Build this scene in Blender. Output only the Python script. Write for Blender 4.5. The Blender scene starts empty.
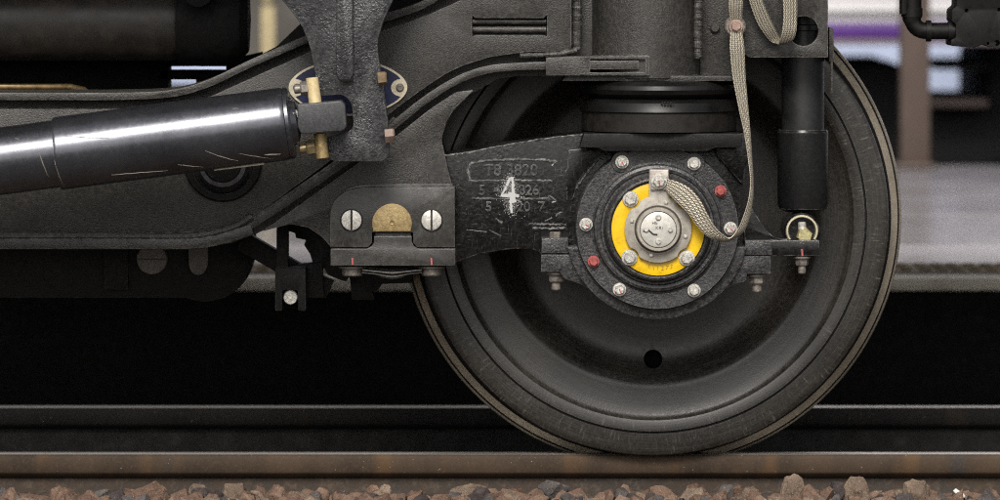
import bpy, bmesh, math, random
from mathutils import Vector, Matrix, noise
random.seed(7)
S = bpy.context.scene
C = S.collection
PI = math.pi

# ------------------------------------------------------------------ camera, sky, sun, exposure
F = 5300.0                 # focal length in photo pixels (1000 px wide)
CAMZ = 0.9736              # eye height above the rail top
VY = -60.0                 # horizon line, photo pixels
cam_d = bpy.data.cameras.new("Camera")
cam = bpy.data.objects.new("Camera", cam_d); C.objects.link(cam); S.camera = cam
cam.location = (0, -10, CAMZ)
cam.rotation_euler = (PI/2, 0, 0)
cam_d.sensor_width = 36.0
cam_d.lens = 36.0*F/1000.0
cam_d.shift_y = -0.31
cam_d.clip_start = 0.1; cam_d.clip_end = 500
cam_d.dof.use_dof = True
cam_d.dof.focus_distance = 9.72
cam_d.dof.aperture_fstop = 4.6

SUN_EL, SUN_AZ = math.radians(41), math.radians(-6)   # soft overcast light over the photographer's side, a little to the left
W_ = bpy.data.worlds.new("World"); S.world = W_; W_.use_nodes = True
nt = W_.node_tree; nt.nodes.clear()
sky = nt.nodes.new('ShaderNodeTexSky'); sky.sky_type = 'NISHITA'; sky.sun_disc = False
sky.sun_elevation = SUN_EL; sky.sun_rotation = math.radians(180)-SUN_AZ
sky.dust_density = 4.0; sky.ozone_density = 0.6
hs = nt.nodes.new('ShaderNodeHueSaturation'); hs.inputs['Saturation'].default_value = 0.22
bg = nt.nodes.new('ShaderNodeBackground'); bg.inputs[1].default_value = 0.066
wo = nt.nodes.new('ShaderNodeOutputWorld')
nt.links.new(sky.outputs[0], hs.inputs['Color']); nt.links.new(hs.outputs[0], bg.inputs[0]); nt.links.new(bg.outputs[0], wo.inputs[0])
sd = bpy.data.lights.new("Sun", 'SUN'); sd.energy = 1.5; sd.angle = math.radians(22); sd.color = (1.0, 0.95, 0.88)
sun = bpy.data.objects.new("Sun", sd); C.objects.link(sun)
dirv = Vector((math.sin(SUN_AZ)*math.cos(SUN_EL), -math.cos(SUN_AZ)*math.cos(SUN_EL), math.sin(SUN_EL)))
sun.rotation_euler = dirv.to_track_quat('Z', 'Y').to_euler()
sun.location = dirv*12
S.view_settings.view_transform = 'Standard'; S.view_settings.look = 'None'
S.view_settings.exposure = 0.78; S.view_settings.gamma = 1.0
S.render.engine = 'CYCLES'
S.cycles.max_bounces = 5; S.cycles.diffuse_bounces = 2; S.cycles.glossy_bounces = 3
S.cycles.use_denoising = False
S.cycles.pixel_filter_type = 'BLACKMAN_HARRIS'; S.cycles.filter_width = 1.05
S.cycles.denoising_prefilter = 'ACCURATE'

# ------------------------------------------------------------------ helpers
def WP(x, y, Y):           # a photo measurement at depth Y (metres behind the wheel's outer face) as a place in the scene
    d = 10+Y
    return Vector(((x-500)*d/F, Y, CAMZ-(y-VY)*d/F))
def M(px, Y=0.0):          # a length measured in photo pixels at that depth, in metres
    return px*(10+Y)/F

def sharp(me, a=25):
    for p in me.polygons: p.use_smooth = True
    me.set_sharp_from_angle(angle=math.radians(a))

def link(name, bm, mats, parent=None, label=None, a=25, smooth=True):
    me = bpy.data.meshes.new(name)
    bm.to_mesh(me); bm.free()
    for m in (mats if isinstance(mats, (list, tuple)) else [mats]): me.materials.append(m)
    if smooth: sharp(me, a)
    o = bpy.data.objects.new(name, me); C.objects.link(o)
    if parent: o.parent = parent
    if label: o['label'] = label
    return o
def tag(o, label=None, cat=None, group=None, kind=None):
    if label: o['label'] = label
    if cat: o['category'] = cat
    if group: o['group'] = group
    if kind: o['kind'] = kind
    return o
def thing(name, label, cat, group=None):
    o = bpy.data.objects.new(name, None); C.objects.link(o); o.empty_display_size = 0.1
    return tag(o, label, cat, group)

def fillet(pts, r=0, n=4):
    """round the corners of a closed outline; a point may carry its own radius"""
    out = []; N = len(pts)
    for i in range(N):
        p = pts[i]; rr = p[2] if len(p) > 2 else r
        P = Vector(p[:2]); A = Vector(pts[i-1][:2]); B = Vector(pts[(i+1) % N][:2])
        if rr <= 0: out.append((P.x, P.y)); continue
        da, db = (A-P), (B-P)
        t = min(rr, da.length*0.48, db.length*0.48)
        s, e = P+da.normalized()*t, P+db.normalized()*t
        for k in range(n+1):
            u = k/n
            q = s*(1-u)**2+P*2*u*(1-u)+e*u*u
            out.append((q.x, q.y))
    return out
def spline(pts, n=6):
    """Catmull-Rom through open points of any dimension"""
    P = [Vector(p) for p in pts]; out = []
    for i in range(len(P)-1):
        p0 = P[i-1] if i else P[0]*2-P[1]
        p1, p2 = P[i], P[i+1]
        p3 = P[i+2] if i+2 < len(P) else P[-1]*2-P[-2]
        for k in range(n):
            t = k/n
            out.append(0.5*((2*p1)+(p2-p0)*t+(2*p0-5*p1+4*p2-p3)*t*t+(3*p1-p0-3*p2+p3)*t**3))
    out.append(P[-1]); return out
def circ(cx, cy, r, n=40, a0=0.0, a1=2*PI, close=True):
    m = n if close else n+1
    return [(cx+r*math.cos(a0+(a1-a0)*k/n), cy+r*math.sin(a0+(a1-a0)*k/n)) for k in range(m)]

def prism(bm, pts, Y, th, holes=(), bev=0.0015, mat=0, seg=2):
    """outline in photo pixels at depth Y, extruded th metres straight back"""
    tmp = bmesh.new(); edges = []
    if any(len(p) > 2 for p in pts): pts = fillet(pts, 0)
    for loop in [pts]+list(holes):
        vs = [tmp.verts.new(WP(x, y, Y)) for x, y in loop]
        edges += [tmp.edges.new((vs[i], vs[(i+1) % len(vs)])) for i in range(len(vs))]
    bmesh.ops.triangle_fill(tmp, edges=edges, use_beauty=True, use_dissolve=False, normal=(0, -1, 0))
    bmesh.ops.dissolve_limit(tmp, angle_limit=0.001, verts=tmp.verts[:], edges=tmp.edges[:]) if not holes else None
    r = bmesh.ops.extrude_face_region(tmp, geom=tmp.faces[:])
    bmesh.ops.translate(tmp, verts=[v for v in r['geom'] if isinstance(v, bmesh.types.BMVert)], vec=(0, th, 0))
    bmesh.ops.recalc_face_normals(tmp, faces=tmp.faces[:])
    if bev:
        es = [e for e in tmp.edges if len(e.link_faces) == 2 and e.calc_face_angle(0) > math.radians(35)]
        bmesh.ops.bevel(tmp, geom=es, offset=bev, segments=seg, profile=0.5, affect='EDGES', clamp_overlap=True)
    for f in tmp.faces: f.material_index = mat
    merge(bm, tmp)
def merge(bm, tmp):
    me = bpy.data.meshes.new("tmp"); tmp.to_mesh(me); tmp.free(); bm.from_mesh(me); bpy.data.meshes.remove(me)
def strip(path, w):        # outline of a band of width w (pixels) along an open path
    P = [Vector(p[:2]) for p in path]; L, R = [], []
    for i, p in enumerate(P):
        t = (P[min(i+1, len(P)-1)]-P[max(i-1, 0)]).normalized(); n = Vector((-t.y, t.x))
        ww = path[i][2] if len(path[i]) > 2 else w
        L.append(tuple(p+n*ww/2)); R.append(tuple(p-n*ww/2))
    return L+R[::-1]
def lathe(bm, prof, org, axis=Vector((0, 1, 0)), n=64, mat=0, mats=None, closed=False):
    """prof = (radius m, distance along axis m)"""
    axis = axis.normalized()
    u = axis.orthogonal().normalized(); v = axis.cross(u)
    rings = []
    for r, h in prof:
        if r < 1e-6: rings.append([bm.verts.new(org+axis*h)])
        else: rings.append([bm.verts.new(org+axis*h+(u*math.cos(2*PI*k/n)+v*math.sin(2*PI*k/n))*r) for k in range(n)])
    fs = []
    for i in range(len(rings)-1):
        a, b = rings[i], rings[i+1]
        mi = mats[i] if mats else mat
        for k in range(n):
            q = (k+1) % n
            try:
                if len(a) == 1 and len(b) == 1: continue
                if len(a) == 1: f = bm.faces.new((a[0], b[q], b[k]))
                elif len(b) == 1: f = bm.faces.new((a[k], a[q], b[0]))
                else: f = bm.faces.new((a[k], a[q], b[q], b[k]))
                f.material_index = mi; fs.append(f)
            except ValueError: pass
    bmesh.ops.recalc_face_normals(bm, faces=fs)
def tube(bm, pts, r, n=10, mat=0, jit=0.0):
    P = [Vector(p) for p in pts]; rings = []
    up = Vector((0, -1, 0.01)).normalized()
    for i, p in enumerate(P):
        t = (P[min(i+1, len(P)-1)]-P[max(i-1, 0)]).normalized()
        a = t.cross(up).normalized() if abs(t.dot(up)) < .95 else t.orthogonal().normalized()
        b = t.cross(a)
        rr = (r[i] if isinstance(r, (list, tuple)) else r)*(1+jit*(random.random()-.5)*2)
        rings.append([bm.verts.new(p+(a*math.cos(2*PI*k/n)+b*math.sin(2*PI*k/n))*rr) for k in range(n)])
    fs = []
    for i in range(len(rings)-1):
        for k in range(n):
            fs.append(bm.faces.new((rings[i][k], rings[i][(k+1) % n], rings[i+1][(k+1) % n], rings[i+1][k])))
    fs.append(bm.faces.new(rings[0])); fs.append(bm.faces.new(rings[-1][::-1]))
    for f in fs: f.material_index = mat
    bmesh.ops.recalc_face_normals(bm, faces=fs)
def box(bm, a, b, bev=0.002, mat=0):
    tmp = bmesh.new(); bmesh.ops.create_cube(tmp, size=1.0)
    a, b = Vector(a), Vector(b); c = (a+b)/2; d = b-a
    for v in tmp.verts: v.co = Vector((v.co.x*d.x, v.co.y*d.y, v.co.z*d.z))+c
    if bev: bmesh.ops.bevel(tmp, geom=tmp.edges[:], offset=bev, segments=2, profile=.5, affect='EDGES', clamp_overlap=True)
    for f in tmp.faces: f.material_index = mat
    merge(bm, tmp)
def weld(bm, path, r, Y, mat=0, step=1.3):
    """a lumpy weld bead along a pixel path"""
    P = [Vector(p) for p in path]; pts = []
    for i in range(len(P)-1):
        n = max(1, int((P[i+1]-P[i]).length/step))
        pts += [P[i].lerp(P[i+1], k/n) for k in range(n)]
    pts.append(P[-1])
    tube(bm, [WP(p.x+random.uniform(-.3, .3), p.y, Y+random.uniform(-.0006, .0006)) for p in pts],
         [M(r)*(1+.07*math.sin(i*.9)+random.uniform(-.09, .09)) for i, _ in enumerate(pts)], 12, mat)

# ------------------------------------------------------------------ materials
def nodes(name):
    m = bpy.data.materials.new(name); m.use_nodes = True
    t = m.node_tree; t.nodes.clear()
    out = t.nodes.new('ShaderNodeOutputMaterial'); b = t.nodes.new('ShaderNodeBsdfPrincipled')
    t.links.new(b.outputs[0], out.inputs[0])
    tc = t.nodes.new('ShaderNodeTexCoord')
    return m, t, b, tc
def nz(t, vec, scale, detail=4, rough=.6, stretch=None, dist=0.0):
    if stretch:
        mp = t.nodes.new('ShaderNodeMapping'); t.links.new(vec, mp.inputs[0])
        mp.inputs['Scale'].default_value = stretch[:3]
        if len(stretch) > 3: mp.inputs['Rotation'].default_value = stretch[3]
        vec = mp.outputs[0]
    n = t.nodes.new('ShaderNodeTexNoise'); t.links.new(vec, n.inputs['Vector'])
    n.inputs['Scale'].default_value = scale; n.inputs['Detail'].default_value = detail
    n.inputs['Roughness'].default_value = rough; n.inputs['Distortion'].default_value = dist
    return n.outputs['Fac']
def ramp(t, fac, a, b, va=0.0, vb=1.0):
    r = t.nodes.new('ShaderNodeMapRange'); t.links.new(fac, r.inputs[0])
    for i, v in enumerate((a, b, va, vb)): r.inputs[i+1].default_value = v
    return r.outputs[0]
def math_(t, op, a, b=None):
    n = t.nodes.new('ShaderNodeMath'); n.operation = op; n.use_clamp = False
    for i, v in enumerate((a, b)):
        if v is None: continue
        if isinstance(v, (int, float)): n.inputs[i].default_value = v
        else: t.links.new(v, n.inputs[i])
    return n.outputs[0]
def mixc(t, fac, a, b):
    n = t.nodes.new('ShaderNodeMix'); n.data_type = 'RGBA'
    if isinstance(fac, (int, float)): n.inputs[0].default_value = fac
    else: t.links.new(fac, n.inputs[0])
    for i, v in ((6, a), (7, b)):
        if isinstance(v, tuple): n.inputs[i].default_value = (*v, 1)
        else: t.links.new(v, n.inputs[i])
    return n.outputs[2]
def bump(t, b, h, strength, dist=0.002):
    n = t.nodes.new('ShaderNodeBump'); n.inputs['Strength'].default_value = strength; n.inputs['Distance'].default_value = dist
    t.links.new(h, n.inputs['Height']); t.links.new(n.outputs[0], b.inputs['Normal'])
def steel(name, base, dust=(.16, .145, .125), rough=(.35, .6), grain=380, gb=.35, pit=.45, dust_amt=.35, specks=.3, wear_glint=.5,
          metallic=0.0, spec=.5, scratch=.0, seed=0.0, wear_glint_col=(.30, .29, .28), gd=.0022, speckc=(.42, .40, .37), streak=None):
    m, t, b, tc = nodes(name)
    off = t.nodes.new('ShaderNodeMapping'); off.inputs['Location'].default_value = (seed, seed*.7, seed*1.3)
    t.links.new(tc.outputs['Object'], off.inputs[0]); v = off.outputs[0]
    big = nz(t, v, 9, 5, .65)
    fine = nz(t, v, 130, 6, .7)
    col = mixc(t, ramp(t, big, .35, .7), tuple(c*.75 for c in base), tuple(c*1.3 for c in base))
    d = math_(t, 'MULTIPLY', ramp(t, fine, .42, .72), ramp(t, big, .3, .75, .35, 1))
    ge = t.nodes.new('ShaderNodeNewGeometry'); sx = t.nodes.new('ShaderNodeSeparateXYZ'); t.links.new(ge.outputs['Normal'], sx.inputs[0])
    up = ramp(t, sx.outputs[2], 0.2, .9, 1.0, 1.8)
    d = math_(t, 'MULTIPLY', math_(t, 'MULTIPLY', d, up), dust_amt)
    d = math_(t, 'MINIMUM', d, 1.0)
    col = mixc(t, d, col, dust)
    if specks:  # pale specks put the sparkle of the grit into the colour
        s = nz(t, v, 420, 2, .5); sp = ramp(t, s, .70, .76)
        s2 = ramp(t, nz(t, v, 22, 3, .6), .42, .66)
        col = mixc(t, math_(t, 'MULTIPLY', math_(t, 'MULTIPLY', sp, s2), specks), col, speckc)
    if scratch:
        a1 = ramp(t, nz(t, v, 60, 2, .5, (1, 1, 14, (0, .5, 0))), .69, .72)
        a2 = ramp(t, nz(t, v, 45, 2, .5, (18, 1, 1, (0, .9, 0))), .69, .72)
        a = math_(t, 'MULTIPLY', math_(t, 'MAXIMUM', a1, a2), scratch*.4)
        col = mixc(t, a, col, speckc)
    if streak:
        # radial scuffs round the rim: angle and radius about the part's own axis
        sp_ = t.nodes.new('ShaderNodeSeparateXYZ'); t.links.new(tc.outputs['Object'], sp_.inputs[0])
        ang = math_(t, 'ARCTAN2', sp_.outputs[2], sp_.outputs[0])
        rr = math_(t, 'SQRT', math_(t, 'ADD', math_(t, 'MULTIPLY', sp_.outputs[0], sp_.outputs[0]), math_(t, 'MULTIPLY', sp_.outputs[2], sp_.outputs[2])))
        cb = t.nodes.new('ShaderNodeCombineXYZ')
        t.links.new(math_(t, 'MULTIPLY', ang, 105.0), cb.inputs[0]); t.links.new(math_(t, 'MULTIPLY', rr, 42.0), cb.inputs[1])
        st = ramp(t, nz(t, cb.outputs[0], 1.0, 4, .6, None, .6), .56, .72)
        zone = ramp(t, rr, streak[0], streak[0]+.02)
        patch = ramp(t, nz(t, v, 7, 5, .7, None, 1.2), .44, .60)
        col = mixc(t, math_(t, 'MULTIPLY', math_(t, 'MULTIPLY', st, zone), math_(t, 'MULTIPLY', patch, .6)), col, (.21, .20, .18))
        cb2 = t.nodes.new('ShaderNodeCombineXYZ')
        t.links.new(math_(t, 'MULTIPLY', ang, 3.0), cb2.inputs[0]); t.links.new(math_(t, 'MULTIPLY', rr, 420.0), cb2.inputs[1])
        st2 = ramp(t, nz(t, cb2.outputs[0], 1.0, 3, .5), .5, .8)
        col = mixc(t, math_(t, 'MULTIPLY', st2, .3), col, (.14, .13, .115))
    if wear_glint:
        bv = t.nodes.new('ShaderNodeBevel'); bv.samples = 3; bv.inputs['Radius'].default_value = .0028  # worn edges, lightened as well for the highlights that edges catch
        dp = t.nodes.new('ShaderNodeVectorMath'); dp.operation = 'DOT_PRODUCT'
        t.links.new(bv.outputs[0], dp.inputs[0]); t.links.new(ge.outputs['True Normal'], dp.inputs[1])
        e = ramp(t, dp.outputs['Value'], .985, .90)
        e = math_(t, 'MULTIPLY', math_(t, 'MULTIPLY', e, ramp(t, nz(t, v, 70, 4, .7), .42, .62)), wear_glint)
        col = mixc(t, e, col, wear_glint_col)
    t.links.new(col, b.inputs['Base Color'])
    t.links.new(ramp(t, fine, .3, .7, rough[0], rough[1]), b.inputs['Roughness'])
    b.inputs['Metallic'].default_value = metallic
    b.inputs['Specular IOR Level'].default_value = spec
    gr_ = nz(t, v, grain, 2, .6)
    pm = ramp(t, nz(t, v, 13, 4, .65), .35, .65, .25, 1.25)
    gr_m = math_(t, 'ADD', math_(t, 'MULTIPLY', math_(t, 'SUBTRACT', gr_, .5), pm), .5)
    gr_ = gr_m
    # pitted paint: tiny pits darker, tiny crests paler
    col = mixc(t, math_(t, 'MULTIPLY', ramp(t, gr_, .55, .35), pit), col, tuple(c*.35 for c in base))
    col = mixc(t, math_(t, 'MULTIPLY', ramp(t, gr_, .55, .75), pit*.8), col, tuple(min(1, c*2.6+.02) for c in base))
    t.links.new(col, b.inputs['Base Color'])
    if gb: bump(t, b, gr_, gb, gd)
    return m
def plain(name, col, rough=.5, metallic=0.0, spec=.5, var=.25, scale=60, bmp=0.0, bscale=300, dirt=None, coat=0.0):
    m, t, b, tc = nodes(name)
    n = nz(t, tc.outputs['Object'], scale, 4, .6)
    c = mixc(t, ramp(t, n, .35, .65), tuple(x*(1-var) for x in col), tuple(min(1, x*(1+var)) for x in col))
    if dirt: c = mixc(t, ramp(t, nz(t, tc.outputs['Object'], scale*2.3, 5, .7), .5, .75, 0, dirt[1]), c, dirt[0])
    t.links.new(c, b.inputs['Base Color']); b.inputs['Metallic'].default_value = metallic
    t.links.new(ramp(t, n, .3, .7, rough*.8, min(1, rough*1.2)), b.inputs['Roughness'])
    b.inputs['Specular IOR Level'].default_value = spec; b.inputs['Coat Weight'].default_value = coat
    if bmp: bump(t, b, nz(t, tc.outputs['Object'], bscale, 3, .6), bmp, .001)
    return m

MF = steel('grey_cast_paint', (.030, .0285, .0265), dust=(.13, .115, .095), dust_amt=.55, gb=.6, specks=.4, wear_glint=.9, scratch=.3, rough=(.32, .56))
MF2 = steel('grey_plate_paint', (.036, .0345, .032), dust_amt=.3, gb=.25, pit=.35, specks=.3, wear_glint=.8, scratch=.2, seed=3.1, rough=(.3, .5))
MD = steel('dark_dirty_steel', (.0055, .0052, .005), spec=.25, dust=(.022, .019, .017), dust_amt=.35, gb=.3, specks=.12, wear_glint=.25, seed=6, rough=(.45, .7))
MBLK = plain('flat_black', (.006, .0058, .0056), .8, spec=.25)
MG = steel('glossy_black_casting', (.005, .005, .0052), spec=.36, rough=(.15, .3), gb=.3, grain=150, gd=.003, pit=.2, dust_amt=.15, specks=.6, wear_glint=.8, scratch=.5, seed=9, wear_glint_col=(.38, .37, .36))
MB = steel('sparkle_bracket_paint', (.024, .0245, .027), rough=(.16, .32), gb=.55, grain=300, gd=.0035, pit=.35, dust_amt=.5, dust=(.20, .195, .19), specks=1.0, speckc=(.62, .6, .58), wear_glint=.6, seed=12)
MW = steel('oily_wheel_steel', (.019, .0165, .0138), dust=(.060, .052, .040), rough=(.24, .42), gb=.15, pit=.3, dust_amt=.4, specks=.3, wear_glint=.25, seed=2, scratch=.15, spec=.6, streak=(.368,))
MT = steel('worn_flange_steel', (.40, .35, .28), dust=(.55, .48, .38), rough=(.3, .5), gb=.3, pit=.2, dust_amt=.7, specks=.2, wear_glint=0, metallic=.35, seed=4)
MC = steel('bearing_cover_paint', (.022, .0225, .025), dust=(.15, .14, .13), rough=(.26, .46), gb=.55, grain=260, dust_amt=.75, specks=.7, wear_glint=.6, seed=15, scratch=.2)
MCYL = steel('gloss_grey_enamel', (.10, .105, .122), dust=(.16, .14, .12), rough=(.19, .30), gb=.03, pit=.08, dust_amt=.35, specks=.5, wear_glint=.7, spec=.8, metallic=.82, seed=18, scratch=.45)
MRUB = plain('black_rubber', (.007, .0068, .0066), .36, spec=.35, var=.3, scale=20, bmp=.15, bscale=200)
MRUBT = plain('brown_rubber', (.014, .012, .010), .55, spec=.35, bmp=.3, bscale=400)
MY = plain('yellow_paint', (.84, .53, .006), .35, var=.08, scale=40, dirt=((.40, .22, .02), .6))
MBOLT = plain('zinc_bolt', (.60, .58, .53), .36, metallic=.4, var=.3, scale=220, bmp=.5, bscale=400, dirt=((.16, .12, .09), .8))
MBOLTD = plain('dull_bolt', (.23, .205, .18), .45, metallic=.4, var=.3, scale=200, bmp=.3, dirt=((.06, .05, .04), .8))
MPLT = plain('bronze_grey_plate', (.38, .35, .30), .42, metallic=.15, var=.15, scale=70, bmp=.15, dirt=((.12, .10, .08), .5))
MCAP = plain('bright_cap_disc', (.62, .60, .55), .38, metallic=.25, var=.1, scale=90, bmp=.1, dirt=((.3, .27, .22), .5))
MBR = plain('aged_brass', (.36, .265, .125), .42, metallic=.45, var=.22, scale=160, bmp=.35, dirt=((.16, .10, .04), .8))
MCRM = plain('cream_brass_bush', (.80, .64, .36), .35, metallic=.2, var=.12, scale=150, dirt=((.3, .2, .08), .5))
MCREAM = plain('cream_paint', (.62, .56, .42), .5, var=.15, scale=100, dirt=((.3, .24, .15), .6))
MRED = plain('red_paint', (.36, .075, .07), .45, var=.3, scale=200, dirt=((.2, .12, .1), .6))
MPINK = plain('pink_marker', (.45, .10, .10), .5)
MNAVY = plain('navy_enamel', (.012, .016, .055), .3, var=.2)
MWHITE = plain('white_paint', (.72, .72, .70), .6, var=.1)
MINK = plain('dark_ink', (.03, .028, .026), .6)

def rail_mat(name, side, top_rough=.25, rust=.5):
    m, t, b, tc = nodes(name)
    v = tc.outputs['Object']
    ge = t.nodes.new('ShaderNodeNewGeometry'); sx = t.nodes.new('ShaderNodeSeparateXYZ'); t.links.new(ge.outputs['Normal'], sx.inputs[0])
    top = ramp(t, sx.outputs[2], .93, .995)
    big = nz(t, v, 6, 4, .6, (1, .2, .6)); fine = nz(t, v, 160, 5, .7)
    c = mixc(t, ramp(t, big, .38, .62), side, tuple(x*1.9 for x in side))
    c = mixc(t, math_(t, 'MULTIPLY', ramp(t, nz(t, v, 11, 2, .4, (1, .1, .3)), .57, .66), rust), c, (.13, .068, .025))
    c = mixc(t, math_(t, 'MULTIPLY', ramp(t, nz(t, v, 8, 2, .4, (1.3, .1, .3, (0, 0, .4))), .64, .69), .6), c, (.03, .028, .032))
    c = mixc(t, math_(t, 'MULTIPLY', ramp(t, fine, .5, .75), .55), c, tuple(x*3 for x in side))
    c = mixc(t, math_(t, 'MULTIPLY', ramp(t, nz(t, v, 260, 2, .5), .74, .77), .7), c, (.5, .46, .4))
    c = mixc(t, top, c, (.55, .52, .48))
    t.links.new(c, b.inputs['Base Color']); t.links.new(math_(t, 'MULTIPLY', top, .7), b.inputs['Metallic'])
    t.links.new(ramp(t, top, 0, 1, .8, top_rough), b.inputs['Roughness'])
    bump(t, b, fine, .3, .001)
    return m
MR1 = rail_mat('rusty_near_rail', (.036, .0225, .013))
MR2 = rail_mat('dark_far_rail', (.008, .007, .0062), rust=.1)
MRF = plain('rusty_rail_web', (.045, .031, .021), .8, var=.35, scale=30, bmp=.4, dirt=((.16, .12, .09), .5))
MRFD = plain('black_rail_web', (.012, .011, .010), .8, var=.3, scale=30, bmp=.3)

def stone_mat(name, a, b_, speck=.5, seed=0.0):
    m, t, b, tc = nodes(name)
    mp = t.nodes.new('ShaderNodeMapping'); mp.inputs['Location'].default_value = (seed, seed, seed)
    t.links.new(tc.outputs['Object'], mp.inputs[0]); v = mp.outputs[0]
    c = mixc(t, ramp(t, nz(t, v, 25, 5, .65), .35, .65), a, b_)
    c = mixc(t, ramp(t, nz(t, v, 140, 4, .7), .5, .72, 0, .6), c, tuple(x*.35 for x in a))
    c = mixc(t, math_(t, 'MULTIPLY', ramp(t, nz(t, v, 230, 2, .5), .68, .72), speck), c, (.55, .5, .42))
    t.links.new(c, b.inputs['Base Color']); b.inputs['Roughness'].default_value = .8
    bump(t, b, nz(t, v, 120, 6, .75), .9, .006)
    return m
MS = [stone_mat('red_brown_stone', (.125, .07, .047), (.24, .155, .108), seed=1), stone_mat('tan_stone', (.17, .12, .085), (.32, .235, .17), .7, seed=2),
      stone_mat('grey_stone', (.06, .052, .05), (.14, .12, .11), .3, seed=3), stone_mat('dark_stone', (.035, .026, .026), (.085, .065, .06), .2, seed=4),
      stone_mat('orange_stone', (.17, .10, .066), (.29, .195, .14), .5, seed=5)]
MDARKB = stone_mat('shade_black_ballast', (.008, .007, .006), (.016, .014, .012), .02, seed=6)  # near-black colour carries the dark under the train

# ------------------------------------------------------------------ the setting
Z_B = -0.085
bm = bmesh.new(); bmesh.ops.create_grid(bm, x_segments=2, y_segments=2, size=60)
for v in bm.verts: v.co.z = -0.16
g = link('ground', bm, plain('dark_earth', (.018, .016, .014), .9, scale=8), smooth=False); tag(g, kind='structure')

# near ballast surface: a lumpy bed
bm = bmesh.new(); bmesh.ops.create_grid(bm, x_segments=260, y_segments=70, size=1)
for v in bm.verts:
    v.co = Vector((v.co.x*2.4, -0.62+v.co.y*.64, 0))
    v.co.z = -0.074+noise.fractal(v.co*22, 1.0, 2.0, 5)*.012-.028*max(0.0, min(1, (-v.co.y-.25)/.4))
bd = link('ballast_bed', bm, plain('gritty_dirt', (.06, .042, .029), .9, var=.4, scale=60, bmp=1.0, bscale=260, dirt=((.24, .19, .14), .6)), a=60); tag(bd, kind='structure')
bm = bmesh.new(); box(bm, (-6, .15, -.16), (6, .98, -.12), 0); box(bm, (-6, 1.22, -.16), (6, 2.3, -.115), 0)
tb = link('track_bed', bm, MDARKB, smooth=False); tag(tb, kind='structure')

def stone(bm, c, sx, sy, sz, rot, seed, mat=0, n=18):
    rnd = random.Random(seed); tmp = bmesh.new()
    for _ in range(n):
        a = rnd.uniform(0, 2*PI); z = rnd.uniform(-1, 1); q = math.sqrt(1-z*z); k = rnd.uniform(.78, 1.0)
        tmp.verts.new(Vector((math.cos(a)*q*sx*k, math.sin(a)*q*sy*k, z*sz*k)))
    r = bmesh.ops.convex_hull(tmp, input=tmp.verts[:])
    bmesh.ops.delete(tmp, geom=[g for g in r['geom_interior'] if isinstance(g, bmesh.types.BMVert)], context='VERTS')
    if n >= 16:
        bmesh.ops.bevel(tmp, geom=tmp.edges[:], offset=min(sx, sz)*.07, segments=1, affect='EDGES', clamp_overlap=True)
        bmesh.ops.triangulate(tmp, faces=tmp.faces[:])
        bmesh.ops.subdivide_edges(tmp, edges=tmp.edges[:], cuts=2, use_grid_fill=True)
        for v in tmp.verts:
            v.co += v.co.normalized()*noise.fractal(v.co*70+Vector((seed, 0, 0)), 1.0, 2.0, 4)*min(sx, sz)*.10
    R = Matrix.Rotation(rot, 3, 'Y') @ Matrix.Rotation(rnd.uniform(0, 6), 3, 'Z')
    for v in tmp.verts: v.co = R @ v.co+c
    for f in tmp.faces: f.material_index = mat
    bmesh.ops.recalc_face_normals(tmp, faces=tmp.faces[:])
    merge(bm, tmp)

# gravel nobody would count: chips and small stones over the bed
bm = bmesh.new(); rnd = random.Random(3)
for k in range(2600):
    x = rnd.uniform(-2.3, 2.3) if k % 3 == 0 else rnd.uniform(-1.0, 1.0)
    y = rnd.uniform(-1.2, -.07) if k % 3 == 0 else rnd.uniform(-.5, -.06)
    s = rnd.choice([.0015, .002, .003, .005, .008, .012, .016])*rnd.uniform(.7, 1.4)
    if y > -.12: s = min(s, .006)
    stone(bm, Vector((x, y, -.072+s*.35-.028*max(0.0, min(1, (-y-.25)/.4)))), s*1.3, s, s, rnd.uniform(0, 3), k, rnd.choice([0, 0, 1, 1, 2, 4, 5] if s < .004 else [0, 1, 2, 4]), 9)
for k in range(250):
    x = rnd.uniform(-1.05, 1.05); y = rnd.uniform(-.34, -.13); s = rnd.uniform(.014, .029)
    stone(bm, Vector((x, y, -.066+.006*rnd.random())), s*1.25, s, s*.9, rnd.uniform(0, 3), 9000+k, rnd.choice([0, 0, 0, 1, 0, 4, 3, 2]), 17)
for k in range(420):
    x = rnd.uniform(-2.3, 2.3); y = rnd.uniform(-1.1, -.30); s = rnd.uniform(.016, .028)
    stone(bm, Vector((x, y, -.098+s*.4)), s*1.2, s, s, rnd.uniform(0, 3), 5000+k, rnd.choice([0, 0, 1, 2, 4]), 12)
gr = link('gravel', bm, MS+[MWHITE], a=20); tag(gr, kind='stuff')

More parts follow.
